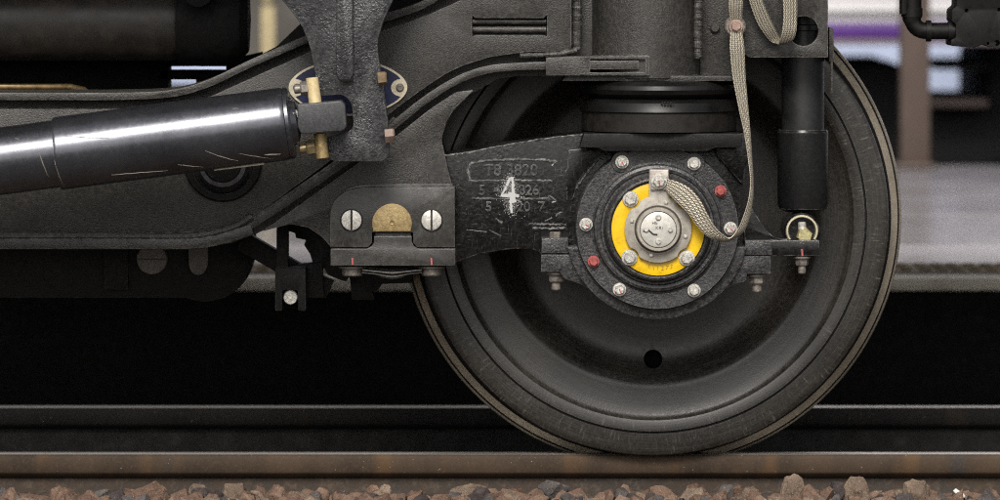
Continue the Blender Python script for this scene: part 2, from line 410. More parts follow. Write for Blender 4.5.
# rails ---------------------------------------------------------
def rail(Y0, w, mats, name, label):
    r = thing(name, label, 'rail')
    c = Y0+w/2; h = -.155; dz = 0
    prof_h = [(-w/2+.009, 0.0), (-w/2+.004, -.0015), (-w/2+.001, -.0045), (-w/2, -.009), (-w/2-.001, -.033), (-w/2+.003, -.037), (-.010, -.047), (.010, -.047), (w/2-.003, -.037),
              (w/2+.001, -.033), (w/2, -.009), (w/2-.001, -.0045), (w/2-.004, -.0015), (w/2-.009, 0.0)]
    prof_f = [(-.008, -.0455), (-.008, -.105), (-.020, -.122), (-.065, -.136), (-.065, h), (.065, h), (.065, -.136), (.020, -.122), (.008, -.105), (.008, -.0455)]
    for nm, pf, mt in (('rail_head', prof_h, mats[0]), ('rail_web', prof_f, mats[1])):
        b = bmesh.new(); L = [b.verts.new((-9, c+y, z)) for y, z in pf]; R = [b.verts.new((9, c+y, z)) for y, z in pf]
        n = len(pf)
        for i in range(n): b.faces.new((L[i], L[(i+1) % n], R[(i+1) % n], R[i]))
        b.faces.new(L[::-1]); b.faces.new(R); bmesh.ops.recalc_face_normals(b, faces=b.faces[:])
        link(nm, b, mt, r, a=50)
    return r
rail(.030, .060, (MR1, MRF), 'rail', 'worn brown near rail with a thin bright top edge carrying the large wheel')
rail(1.03, .068, (MR2, MRFD), 'rail', 'dark far rail with a bright polished top running behind the wheel')

# named stones in front of the near rail -------------------------
def rock(px, py, w, h, mat, label, Y=-.19, rot=0.0, seed=1, name='ballast_stone'):
    b = bmesh.new(); sx = M(w, Y)/2*1.12; sz = M(h, Y)*.62
    top = WP(px, py, Y)
    stone(b, Vector((0, 0, 0)), sx, sx*.75, sz, rot, seed, 0, 22)
    zt = max(v.co.z for v in b.verts)
    o = link(name, b, MS[mat], a=22); o.location = Vector((top.x, Y, top.z-zt))
    tag(o, label, 'stone', 'ballast stones lying against the near rail'); return o
rock(152, 481, 48, 28, 0, 'broad flat reddish brown ballast stone, leftmost large one below the rail', seed=11)
rock(14, 492, 22, 18, 2, 'small grey ballast stone in the bottom left corner', seed=12)
rock(234, 482, 34, 26, 1, 'pale tan ballast stone with white chips, between two reddish brown ones', seed=13)
rock(275, 484, 34, 24, 0, 'tilted reddish brown ballast stone just right of the pale tan one', rot=-.4, seed=14)
rock(300, 491, 26, 20, 1, 'low tan ballast stone beside the tilted reddish brown one', seed=15)
rock(438, 494, 30, 20, 4, 'low orange brown ballast stone left of the flat tan slab', seed=16)
rock(474, 483, 28, 22, 1, 'flat topped tan slab of ballast left of the wheel contact point', rot=.1, seed=17)
rock(492, 489, 26, 20, 4, 'small orange ballast stone touching the flat tan slab', rot=-.5, seed=41)
rock(516, 489, 46, 26, 4, 'wide rounded orange brown ballast stone under the wheel', seed=18, Y=-.22)
rock(553, 480, 30, 30, 2, 'dark grey peaked ballast stone with white dust, under the wheel', rot=.6, seed=19)
rock(578, 488, 38, 26, 0, 'rounded brown ballast stone to the right of the dark grey peaked one', seed=20)
rock(610, 491, 34, 22, 4, 'sharp edged orange brown ballast stone with white specks below the wheel', seed=21)
rock(660, 486, 40, 28, 4, 'humped orange tan ballast stone directly below the wheel', rot=.3, seed=22)
rock(724, 484, 24, 32, 2, 'narrow upright grey ballast stone below the wheel right side', rot=.25, seed=23)
rock(749, 486, 34, 28, 1, 'chipped tan ballast stone with white flakes next to the upright grey one', seed=24, Y=-.21)
rock(790, 474, 30, 44, 1, 'tallest pointed tan ballast stone reaching up over the rail foot', rot=.35, seed=25)
rock(776, 493, 22, 18, 4, 'small smooth orange ballast stone at the foot of the tallest pointed one', seed=26, Y=-.26)
rock(812, 484, 32, 34, 0, 'brown ballast stone leaning on the right of the tallest pointed one', rot=-.5, seed=27, Y=-.2)
rock(837, 481, 18, 28, 3, 'small dark plum ballast stone beside the speckled tan one', seed=28)
rock(857, 476, 30, 34, 1, 'speckled tan ballast stone with a flat top, beside the small dark plum one', rot=-.1, seed=29)
rock(884, 489, 28, 20, 3, 'low dark brown ballast stone between two large tan ones', seed=30)
rock(918, 479, 44, 36, 1, 'largest chunky tan ballast stone near the right end of the rail', rot=.15, seed=31)
rock(994, 489, 22, 24, 0, 'brown ballast stone cut by the right edge of the view', seed=32)
rock(700, 494, 30, 18, 0, 'low brown ballast stone between the humped and the upright grey ones', seed=33)
rock(632, 493, 24, 18, 3, 'small dark ballast stone left of the humped orange tan one', seed=34, Y=-.22)
b = bmesh.new(); prism(b, [(953, 491), (956, 488.5), (964, 494), (966, 497), (961, 499), (957, 495)], -.2, .006, bev=.001)
b.verts.ensure_lookup_table()
tag(link('stone_splinter', b, MWHITE), 'flat white splinter lying on the gravel at the right', 'splinter')

# ------------------------------------------------------------------ far platform and what stands beyond it
def plat_mat():
    m, t, b, tc = nodes('wet_terrazzo')
    v = tc.outputs['Object']
    br = t.nodes.new('ShaderNodeTexBrick'); t.links.new(v, br.inputs['Vector']); br.inputs['Scale'].default_value = 1.0
    br.offset = 0; br.inputs['Brick Width'].default_value = .6; br.inputs['Row Height'].default_value = .6; br.inputs['Mortar Size'].default_value = .006
    br.inputs['Color1'].default_value = (.27, .26, .275, 1); br.inputs['Color2'].default_value = (.23, .222, .24, 1); br.inputs['Mortar'].default_value = (.2, .19, .2, 1)
    c = mixc(t, ramp(t, nz(t, v, 1.2, 4, .6), .35, .7), br.outputs[0], (.19, .185, .215))
    t.links.new(c, b.inputs['Base Color']); t.links.new(ramp(t, nz(t, v, 2, 4, .6), .3, .7, .16, .28), b.inputs['Roughness'])
    b.inputs['Specular IOR Level'].default_value = .9
    return m
PZ = .1918
b = bmesh.new(); box(b, (-14, 2.41, PZ-.2), (14, 8.38, PZ), 0)
tag(link('platform', b, plat_mat(), smooth=False), kind='structure')
b = bmesh.new(); box(b, (-14, 2.31, PZ-.034), (14, 2.405, PZ-.002), 0.005)
tag(link('platform_edge', b, plain('pale_kerb', (.72, .66, .56), .7, var=.1, scale=5, dirt=((.35, .30, .24), .5))), kind='structure')
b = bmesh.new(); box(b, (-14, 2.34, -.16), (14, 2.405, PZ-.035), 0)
tag(link('platform_wall', b, MBLK, smooth=False), kind='structure')  # wall coloured black for the shade under the train
b = bmesh.new()
for k in range(220):
    x = -4.4+k*.04+random.uniform(-.003, .003)
    for j in range(3):
        lathe(b, [(.016, 0), (.014, .007), (0, .008)], Vector((x, 2.48+j*.09, PZ+.003)), Vector((0, 0, 1)), 8)
ts = bmesh.new(); box(ts, (-14, 2.42, PZ-.01), (14, 2.74, PZ+.003), 0); merge(b, ts)
tag(link('tactile_strip', b, plain('worn_tactile_yellow', (.17, .13, .075), .7, var=.4, scale=8, dirt=((.06, .05, .04), .7)), a=40), kind='structure')

b = bmesh.new(); box(b, (-14, 2.75, PZ-.01), (14, 3.55, PZ+.004), 0)
tag(link('platform_lit_band', b, plain('pale_lit_band', (.40, .375, .40), .3, var=.08, scale=3), smooth=False), kind='structure')  # paler band: the brightly lit strip of floor is put into the colour
def bx(name, x0, y0, x1, y1, dist, depth, mat, parent=None, bev=.004):
    b = bmesh.new(); A = WP(x0, y1, dist-10); B = WP(x1, y0, dist-10)
    box(b, (A.x, dist-10, A.z), (B.x, dist-10+depth, B.z), bev)
    return link(name, b, mat, parent)
col = thing('column', 'slim brown steel column standing on the far platform', 'column')
MCOL = plain('brown_column_paint', (.085, .060, .048), .55, var=.12, scale=4)
bx('shaft', 901, -900, 930, 164, 18.1, .10, MCOL, col); bx('base_plate', 896, 164, 935, 168.5, 18.05, .2, MCOL, col)
post = thing('column', 'cream painted post seen blurred between the dark bogie parts', 'column')
MPOST = plain('cream_post', (.34, .28, .15), .6)
bx('shaft', 261, 6, 275, 160, 18.0, .07, MPOST, post); bx('cap', 262, -60, 272, 3, 18.0, .06, MPOST, post)
MCAR = plain('white_train_paint', (.62, .60, .62), .35, var=.05, scale=2)
MPUR = plain('purple_train_paint', (.085, .022, .20), .4, var=.05)
MUND = plain('far_underframe', (.012, .0115, .012), .8, spec=.3)
fc = thing('rail_car', 'white train car with a purple stripe standing blurred beyond the far platform', 'train')
X0, X1 = -3.1, 9.0
def bw(name, xa, xb, ya, yb, dist, depth, mat, parent, bev=.006):
    b = bmesh.new(); za = WP(0, yb, dist-10).z; zb = WP(0, ya, dist-10).z
    box(b, (xa, dist-10, za), (xb, dist-10+depth, zb), bev); return link(name, b, mat, parent)
bw('body', .2, 9, -700, 22.8, 19.5, 2.8, MCAR, fc)
bw('stripe', .2, 9, 23, 38, 19.49, 2.8, MPUR, fc)
bw('sill', .2, 9, 38.3, 45, 19.5, 2.8, plain('mauve_sill', (.22, .17, .20), .6), fc)
bw('trim', .2, 9, 9, 12, 19.47, .04, MWHITE, fc)
def und(x0, y0, x1, y1, p, name='equipment_box', d=20.0, mat=None): return bx(name, x0, y0, x1, y1, d, 1.2, mat or MUND, p, .05)
und(833, 62, 906, 166, fc); und(934, 64.5, 990, 70, fc, 'pipe', 19.7); und(985, 45, 1120, 166, fc); und(925, 99, 990, 108, fc, 'beam', 19.8, plain('rusty_beam', (.10, .075, .07), .8)); und(897, 108, 1000, 172, fc)
und(1120, 60, 1800, 170, fc)
fc2 = thing('rail_car', 'plain grey beige train car seen blurred above the far platform at the left', 'train')
bw('body', -9, .15, -700, 60, 19.5, 2.8, plain('grey_beige_paint', (.13, .12, .105), .5, var=.5, scale=2), fc2)
und(-900, 92, 820, 166, fc2); und(232, 44, 820, 166, fc2)
fw = thing('boundary_wall', 'pale bluish wall glimpsed through the gaps under the far train', 'wall')
b = bmesh.new(); box(b, (-25, 24, -.2), (25, 24.3, 1.7), .01); link('wall_panel', b, plain('pale_blue_wall', (.48, .55, .74), .7, var=.15, scale=1.2), fw)
b = bmesh.new(); box(b, (-25, 23.95, 1.7), (25, 24.35, 1.8), .01); link('coping', b, plain('wall_coping', (.4, .4, .42), .8), fw)

# ------------------------------------------------------------------ the rail car over the bogie
car = thing('rail_car', 'dark underside of the rail car carrying the yaw damper bracket, black tank and pipes', 'train')
b = bmesh.new(); box(b, (-9, -.42, 1.12), (9, 1.6, 1.30), .01); box(b, (-9, -.50, 1.30), (9, 1.7, 1.46), .02); link('unseen_underframe', b, MBLK, car)  # unseen car, cut down to a low deck so sun reaches the platform
# bracket
BY = -.405
bo = [(252, -60), (270, -12), (285, 3, 6), (301, 24, 8), (310, 46, 8), (315, 72, 8), (318, 96, 2), (344, 94.5, 6), (352, 104, 6), (353.5, 127, 8), (347, 133, 4), (327, 136.5, 3), (326, 150, 3), (331, 161.5, 6), (383, 161.5, 7), (389.5, 154, 6), (387.5, 118), (383, 90), (379, 60, 6), (377, 42, 8), (384, 19, 10), (399, -12), (420, -60)]
bm = bmesh.new(); prism(bm, fillet(bo, 3, 4), BY, .05, bev=.004, seg=2)
# raised rib
br = link('damper_bracket', bm, MB, car); bm = bmesh.new()
prism(bm, fillet([(336, -60), (353, -60), (353.5, 74, 5), (350, 81, 3), (340, 81, 3), (336, 74, 5)], 2), BY-.010, .02, bev=.003)
link('raised_rib', bm, MB, br)
bm = bmesh.new(); prism(bm, [(341, 79), (353, 78.5), (353, 81.5), (342, 82)], BY-.0105, .004, bev=.0005); link('notch', bm, MBLK, br)

def hexbolt(c, r, h, mat, axis=Vector((0, -1, 0)), parent=None, washer=True, mark=None, name='bolt', label=None, rot=None, round_=False):
    axis = axis.normalized(); b = bmesh.new(); n = 32 if round_ else 6
    u = axis.orthogonal().normalized(); v = axis.cross(u)
    a0 = random.uniform(0, 1) if rot is None else rot
    def ring(rr, hh, n=n): return [b.verts.new(c+axis*hh+(u*math.cos(a0+2*PI*k/n)+v*math.sin(a0+2*PI*k/n))*rr) for k in range(n)]
    base = 0.0
    if washer:
        lathe(b, [(0, 0), (r*1.32, 0), (r*1.32, h*.16), (r*1.27, h*.22), (0, h*.22)], c, axis, 28); base = h*.22
    rs = [ring(r, base), ring(r, h*.84), ring(r*.86, h)]
    fs = []
    for i in range(2):
        for k in range(n): fs.append(b.faces.new((rs[i][k], rs[i][(k+1) % n], rs[i+1][(k+1) % n], rs[i+1][k])))
    top = b.faces.new(rs[2]); fs.append(top)
    bmesh.ops.recalc_face_normals(b, faces=fs)
    ml = [mat]
    if mark:
        ml.append(mark); a = random.uniform(.9, 2.2); d = (u*math.cos(a)+v*math.sin(a))
        tt = bmesh.new(); bmesh.ops.create_cube(tt, size=1)
        s = d.cross(axis)
        for w in tt.verts: w.co = c+axis*(h+.0002)+d*(w.co.x*r*.9+r*.3)+s*(w.co.y*r*.22)+axis*(w.co.z*.0006)
        for f in tt.faces: f.material_index = 1
        merge(b, tt)
    return link(name, b, ml, parent, label, a=30)
# tank and pipes of the car
bm = bmesh.new(); c = WP(0, 22, .12); c.x = 0
lathe(bm, [(0, -1.6), (.070, -1.6), (.074, -1.58), (.074, WP(170, 0, .12).x), (.070, WP(179, 0, .12).x), (.0, WP(180, 0, .12).x)], c, Vector((1, 0, 0)), 64)
link('air_tank', bm, plain('brown_black_tank', (.030, .025, .021), .5, var=.35, scale=14, bmp=.3, bscale=60, dirt=((.07, .055, .04), .6)), car)
bm = bmesh.new(); c = WP(0, 20, .12); c.x = 0
xx = lambda q: WP(q, 0, .12).x
lathe(bm, [(0, xx(176)), (.082, xx(178)), (.0885, xx(200)), (.0885, xx(228)), (.078, xx(241)), (.060, xx(249)), (0, xx(251))], c, Vector((1, 0, 0)), 48)
lathe(bm, [(0, -.01), (.028, 0), (.028, .05), (0, .055)], WP(198, -8, -.02), Vector((0, 1, 0)), 24)
link('air_bellows', bm, MBLK, car)
MPIPE = plain('sooty_pipe', (.006, .0058, .0055), .55, spec=.3, var=.3, bmp=.2)
bm = bmesh.new(); PY = -.12
pth = fillet([(912, -60), (912, 31, 16), (965, 31)], 0, 8)
pp = [(912, -60)]+[p for p in pth[1:-1]]+[(965, 31)]
tube(bm, [WP(x, y, PY) for x, y in pp], [M(9.5) if y < 20 else M(8.2) for x, y in pp], 20)
for a_, b_ in (((912, 8), (912, 17)), ((926, 31), (931, 31)), ((948, 31), (956, 31))): tube(bm, [WP(*a_, PY), WP(*b_, PY)], M(10.5), 20)
tube(bm, [WP(904, -50, PY-.01), WP(904, 14, PY-.01)], M(4.5), 12)
link('air_pipe', bm, MPIPE, car)
bm = bmesh.new()
vo = [(951, 46, 2), (951, 40), (956, 38), (956, 24), (952, 21), (952, 10), (957, 6), (957, -60), (1100, -60), (1100, 47), (990, 47), (984, 44), (975, 47.5)]
prism(bm, fillet(vo, 1.5), PY-.03, .12, holes=[circ(966.5, 10.5, 2.0, 12), circ(999, 9.5, 2.0, 12), circ(997, 43, 3, 12), circ(988, 48.5-5, 1.6, 10)])
for q in ((1010, 24),): lathe(bm, [(0, -.02), (M(9), -.02), (M(9), 0), (M(10), .01)], WP(*q, PY-.03), Vector((0, 1, 0)), 24)
link('valve_box', bm, MPIPE, car)
bm = bmesh.new(); tube(bm, [WP(-40, 87, -.05), WP(70, 87, -.05), WP(84, 90, -.04), WP(90, 96, -.03)], M(3.2), 14); link('brass_pipe', bm, plain('dirty_brass_pipe', (.16, .11, .05), .35, metallic=.6, dirt=((.03, .025, .02), .8)), car)
bm = bmesh.new()
prism(bm, [(-420, 50), (168.5, 50), (168.5, 105), (-420, 105)], .3, .1)
prism(bm, [(160, 40), (235, 40), (235, 65), (228, 66), (160, 66.5)], .31, .05, bev=.001)
prism(bm, [(160, 70), (262, 70), (262, 79.5), (160, 79.5)], .3, .05, bev=.001)
prism(bm, [(196, 79), (262, 79), (262, 100), (196, 100)], .3, .05, bev=.001)
prism(bm, [(226, 60), (262, 52), (262, 100), (226, 100)], .28, .05, bev=.001)
link('cross_member', bm, MBLK, car)
bm = bmesh.new(); prism(bm, [(277, 46), (300, 24), (306, 20), (330, 60), (330, 80), (262, 80), (262, 54)], .1, .05, bev=.002); link('stay', bm, MBLK, car)
bm = bmesh.new(); prism(bm, [(368, -60), (520, -60), (520, 20), (368, 44)], .2, .1, bev=.002); link('cross_member', bm, MBLK, car)

# ------------------------------------------------------------------ the bogie
bog = thing('train_bogie', 'grey cast steel train bogie with one large dark wheel and a yellow ringed axle box', 'bogie')
# base silhouette of the side frame
right = [(575, 57), (828, 57), (828, -60)]
base = [(-420, 97), (120, 97), (170, 95), (207, 84), (252, 63), (312, 37), (352, 24), (392, 15), (430, -2), (470, -60), (740, -60), (740, 80), (600, 80), (582, 78), (520, 76), (498, 79), (470, 95), (452, 113), (443, 133), (442, 143),
        (448, 165), (455, 196), (455, 248), (331, 248), (322, 236), (307, 227), (290, 224), (270, 227), (258, 233), (232, 243), (195, 249.5), (-420, 249.5)]
bm = bmesh.new(); prism(bm, base, -.205, .19, bev=.002)
# panel
ptop = [(-420, 109), (110, 109), (170, 106), (212, 96), (256, 76), (312, 51), (345, 42), (378, 33), (398, 26), (430, 14), (470, -4), (500, -60)]
pbot = [tuple(p) for p in spline([(490, 57), (455, 69), (420, 91), (380, 121), (335, 157), (290, 190), (262, 210), (240, 223), (205, 231), (170, 233)], 4)]
slot = fillet([(472, 15), (475, 18), (544, 18), (547, 15), (547, 37), (544, 35), (475, 35), (472, 37)], 1.5, 3)
def frame_panel():
    prism(bm, ptop+[(571.5, -60), (571.5, 48), (568, 51), (525, 52)]+pbot+[(-420, 233)], -.245, .045, holes=[slot], bev=.0022, seg=3)
frame_panel()
tube(bm, [WP(473, 21.5, -.232), WP(546, 21.5, -.232)], M(2.6), 12); tube(bm, [WP(473, 29.5, -.225), WP(546, 29.5, -.225)], M(3.4), 12)
# top flange, rib, bottom flange
prism(bm, strip(spline([(-420, 96.5), (-60, 96.5), (60, 96.5), (110, 96.5), (168, 94), (207, 84), (252, 63), (312, 37.5), (352, 25), (392, 16), (432, 0), (470, -30)], 5), 7.5), -.262, .22, bev=.0015)
ribp = spline([(240, 232), (262, 218), (292, 198), (340, 165), (390, 128), (424, 101), (456, 81), (486, 70), (520, 66.5), (560, 65.5), (606, 65)], 5)
prism(bm, strip(ribp, 8.0), -.250, .09, bev=.002)
tube(bm, [WP(p[0]-3, p[1]-3.5, -.247) for p in ribp if p[0] < 400], M(2.0), 10)
gus = [(262, 231.5), (290, 224), (308, 227.5), (322, 237), (332, 248), (455, 248), (455, 197), (447, 165), (441.5, 140), (446, 122), (455, 108), (474, 90), (456, 92), (430, 109), (396, 136), (340, 176), (295, 208)]
prism(bm, fillet(gus, 2), -.236, .06, bev=.002)
prism(bm, strip(spline([(-420, 243.8), (-60, 243.8), (100, 243.8), (188, 243.8), (222, 239), (252, 229)], 5), 10.5), -.262, .2, bev=.0018)
tube(bm, [WP(x, y, -.256) for x, y in [tuple(q) for q in spline([(-420, 236), (-60, 236), (100, 236), (180, 236.5), (212, 233), (236, 226), (252, 216)], 6)]], M(3.6), 14)
# seam welds
weld(bm, [(577, -40), (577.5, 20), (577, 50)], 4.6, -.237)
weld(bm, [(577, 50), (560, 54), (520, 56)], 2.6, -.243)
weld(bm, [(698, -40), (698, 58)], 4.2, -.262)
fr = link('side_frame', bm, MF, bog)
fr['label'] = 'grey cast side frame with raised panel, slot and rib'
# weld spatter
# spring pocket housing
bm = bmesh.new(); c = WP(646, 0, -.2); c.z = 0
z0, z1 = WP(0, 79.5, -.29).z, 1.1
lathe(bm, [(0, z0), (.098, z0), (.100, z0+.003), (.100, z1), (0, z1)], c, Vector((0, 0, 1)), 72)
prism(bm, fillet([(566, 76), (745, 76), (745, 81), (562, 81)], 1), -.290, .25, bev=.0015)
prism(bm, fillet([(546, 58), (572, 56.5), (649, 56), (649, 75.5), (546, 75.5)], 1.5), -.307, .1, holes=[fillet([(590, 59), (645.5, 59), (645.5, 72.5), (590, 72.5)], 1)], bev=.0015)
prism(bm, [(580, 60.5), (639, 60.5), (639, 69.5), (580, 69.5)], -.3045, .05, bev=.0012)
link('spring_housing', bm, MF, bog)
bm = bmesh.new(); prism(bm, fillet([(742, -60), (828, -60), (828, 57.5), (748, 57.5, 4), (742, 50, 4)], 1), -.252, .03, holes=[circ(803.5, 31, 15, 40)], bev=.0015)
prism(bm, [(700, -60), (744, -60), (744, 75), (700, 75)], -.215, .03)
prism(bm, [(829, 27), (833.5, 29), (834, 62), (829, 62)], -.2, .12)
link('damper_mount_plate', bm, MF, bog)
bm = bmesh.new(); lathe(bm, [(M(5), .03), (M(5), 0), (M(3.5), -.004), (0, -.004)], WP(715, 28, -.219), Vector((0, 1, 0)), 20); link('rivet', bm, MF2, bog)
bm = bmesh.new(); tube(bm, [WP(831.5, 48, -.04), WP(831.5, 93, -.04)], M(1.2), 8); link('wire_rod', bm, MBOLTD, bog)

# boss behind the yaw damper
bm = bmesh.new(); c = WP(223, 163, -.245)
lathe(bm, [(M(38), .01), (M(38), -.006), (M(36), -.009), (M(30), -.009), (M(29), -.003), (M(27), -.001), (M(26), -.008), (M(23), -.018), (M(19), -.020), (M(17), -.012), (0, -.012)], c, Vector((0, 1, 0)), 64, mats=[0, 0, 0, 0, 0, 1, 1, 1, 0, 0])
link('pivot_boss', bm, [MD, plain('chromed_ring', (.22, .225, .24), .15, metallic=.8)], bog)
# name plate
npl = thing('x', None, None); bpy.data.objects.remove(npl)
bm = bmesh.new()
def ell(a, b_, n=72): return [(348+a*math.cos(2*PI*k/n), 87.5+b_*math.sin(2*PI*k/n)*(1+.18*abs(math.sin(2*PI*k/n)))) for k in range(n)]
prism(bm, ell(59.5, 24), -.250, .006, bev=.0006)
pl = link('name_plate', bm, MCREAM, bog, 'oval blue name plate with a cream rim')
def navy_pts():
    out = []
    for k in range(144):
        t = 2*PI*k/144; x = 56.8*math.cos(t); y = 22.2*math.sin(t)*(1+.18*abs(math.sin(t)))
        d = min(math.hypot(x-51.5, y), math.hypot(x+51.5, y))
        if d < 8.5:
            s = 1 if x > 0 else -1; a = math.atan2(y, x-51.5*s)
            # pull the edge inwards round the screw
            yy = y; x = s*(51.5-math.sqrt(max(0, 8.5**2-min(abs(yy), 8.5)**2)))
        out.append((348+x, 87.5+y))
    return out
bm = bmesh.new(); prism(bm, navy_pts(), -.2512, .003, bev=0); link('plate_field', bm, MNAVY, pl)
for x in (297, 400):
    bm = bmesh.new(); cc = WP(x, 87.5, -.251); lathe(bm, [(M(4), .002), (M(4), -.001), (M(3), -.003), (M(1.5), -.003), (M(1.2), -.0015), (0, -.0015)], cc, Vector((0, 1, 0)), 20)
    link('screw', bm, MBOLTD, pl)

# clamp block
bm = bmesh.new()
ub = fillet([(330, 247.5), (330, 214, 4), (334, 199, 8), (349, 189, 8), (364, 187, 6), (455, 187), (455, 247.5), (417, 247.5), (413, 243), (413, 232.5), (372, 232.5), (372, 243), (368, 247.5)], 1.2)
prism(bm, ub, -.275, .12, bev=.0022)
prism(bm, fillet([(336, 198), (350, 187, 8), (364, 184, 6), (453, 184), (453, 190), (364, 190), (350, 194)], 2), -.262, .1, bev=.003)
cb = link('clamp_block', bm, MF2, bog, 'machined clamp block with half round brass pad and slotted screws')
bm = bmesh.new()
prism(bm, fillet([(330.5, 248.6), (367, 248.6), (371.5, 246), (374, 242), (374, 236), (412, 236), (412, 242), (414, 246), (418.5, 248.6), (455.5, 248.6), (455.5, 265.8), (330.5, 265.8)], 1), -.273, .13, bev=.0018)
prism(bm, fillet([(375, 232.5), (411, 232.5), (411, 238), (375, 238)], .8), -.266, .08, bev=.0015)
link('keeper_block', bm, MF2, bog)
bm = bmesh.new(); hp = [(392+20*math.cos(a), 223.5+20*math.sin(a)) for a in [PI*.86+k*(PI*1.28)/40 for k in range(41)]]
prism(bm, [p for p in hp if p[1] < 231.6]+[(411, 231.6), (373, 231.6)], -.279, .05, bev=.0012)
hp2 = link('brass_pad', bm, MBR, cb)
bm = bmesh.new(); lathe(bm, [(M(2.6), .001), (M(2.2), -.0015), (M(1.2), -.001), (M(1.1), .003), (0, .003)], WP(392, 222.5, -.2795), Vector((0, 1, 0)), 18, mats=[0, 0, 1, 1]); link('centre_plug', bm, [MBR, MINK], hp2)
for x in (351.5, 431.5):
    bm = bmesh.new()
    for s in (-1, 1):
        half = [(x+s*1.0, 210.4), (x+s*1.0, 230)]+[(x+s*10*math.cos(a), 220.2+10*math.sin(a)) for a in [PI*.46-k*(PI*.92)/18 for k in range(19)]]
        prism(bm, half, -.279, .02, bev=.0007)
    lathe(bm, [(M(11.3), .004), (M(11.3), -.0014), (M(10.5), -.0018), (M(10.2), .001), (0, .001)], WP(x, 220.2, -.275), Vector((0, 1, 0)), 40, mats=[1, 1, 1, 1])
    link('slotted_screw', bm, [plain('bright_screw', (.60, .58, .53), .4, metallic=.35, var=.25, scale=260, bmp=.4, dirt=((.2, .17, .13), .7)), MD], cb)
for x in (352.5, 431.5):
    c = WP(x, 266.2, -.235); h = hexbolt(c, M(10.2), M(9.5), MBOLTD, Vector((0, 0, -1)), cb, washer=True, round_=True, name='bolt')
    bm = bmesh.new(); prism(bm, strip([(x-.3, 258), (x+.3, 265)], 1.6), -.2738, .001, bev=0); link('paint_mark', bm, MPINK, cb)
bm = bmesh.new()
for k, (dy, t_) in enumerate(((270.5, 1.6), (273, 1.6))):
    prism(bm, strip(spline([(362, dy-.5), (376, dy+1.0), (392, dy+2.5+k*1.2), (408, dy+1.0), (422, dy-.5)], 5), t_), -.26+.006*k, .07, bev=.0006)
prism(bm, fillet([(372, 271), (412, 271), (404, 277.5), (392, 279.5), (380, 277.5)], 4), -.24, .05, bev=.001)
link('leaf_spring_strip', bm, steel('worn_leaf', (.07, .065, .06), gb=.2, wear_glint=.6, seed=22), bog)

# dark brake rigging behind the frame
bm = bmesh.new(); prism(bm, fillet([(-420, 235), (252, 235), (252, 262, 6), (244, 284, 8), (228, 297, 8), (205, 303, 8), (185, 298), (-420, 298)], 1), .05, .18)
prism(bm, fillet([(104, 248), (128, 248), (128, 290), (104, 290)], 2), .03, .05)
bg_ = link('brake_beam', bm, MD, bog)
bm = bmesh.new(); lathe(bm, [(M(15.5), .03), (M(15.5), 0), (M(14.6), -.003), (0, -.003)], WP(152, 259, .04), Vector((0, 1, 0)), 40)
link('round_cover', bm, plain('dull_disc', (.17, .155, .14), .6, var=.3, scale=120, dirt=((.06, .05, .04), .8)), bg_)
bm = bmesh.new(); prism(bm, strip([(136, 259), (168, 259.4)], 1.0), .036, .002, bev=0); link('groove', bm, MINK, bg_)
bm = bmesh.new(); prism(bm, fillet([(188.5, 235), (208, 235), (208, 266, 8), (203, 275, 6), (193, 275, 6), (188.5, 266, 8)], 3), .03, .03); link('round_end_lug', bm, plain('dull_lug', (.14, .13, .115), .6, var=.3, scale=120, dirt=((.05, .045, .04), .8)), bg_)
bm = bmesh.new()
prism(bm, [(276.5, 215), (288, 215), (288, 300), (276.5, 300)], -.10, .05)
prism(bm, fillet([(275, 268), (306, 268), (306, 311, 2), (298, 311, 2), (298, 290, 3), (282, 290, 3), (282, 311, 2), (275, 311, 2)], 1), -.12, .06)
prism(bm, [(286, 266), (322, 262), (324, 298), (304, 298)], -.06, .04)
hg = link('brake_hanger', bm, MD, bog)
bm = bmesh.new(); lathe(bm, [(M(7), .04), (M(7), -.003), (M(6.3), -.006), (0, -.006)], WP(290.5, 297.5, -.12), Vector((0, 1, 0)), 24); 
for v in bm.verts: v.co.z = hg_z if False else v.co.z
link('pin', bm, MBOLT, hg)
bm = bmesh.new(); prism(bm, strip([(242, 241), (250, 246), (312, 282), (330, 290)], 19), -.04, .05)
prism(bm, fillet([(297, 215), (350, 215), (350, 276), (346, 282), (328, 275), (324, 268), (312, 285), (300, 300, 3), (288, 300, 3), (288, 290), (307, 274), (313, 264), (310, 254), (304, 245), (306, 240), (296, 238), (295, 233), (288, 231), (288, 215)], 1), -.05, .05)
link('brake_lever', bm, MD, bog)
bm = bmesh.new(); prism(bm, fillet([(346, 264), (412, 264), (412, 283), (382, 284), (378, 290), (372, 292), (375, 300, 2), (352, 300, 2), (350, 280)], 1), .0, .1); link('brake_block', bm, MD, bog)

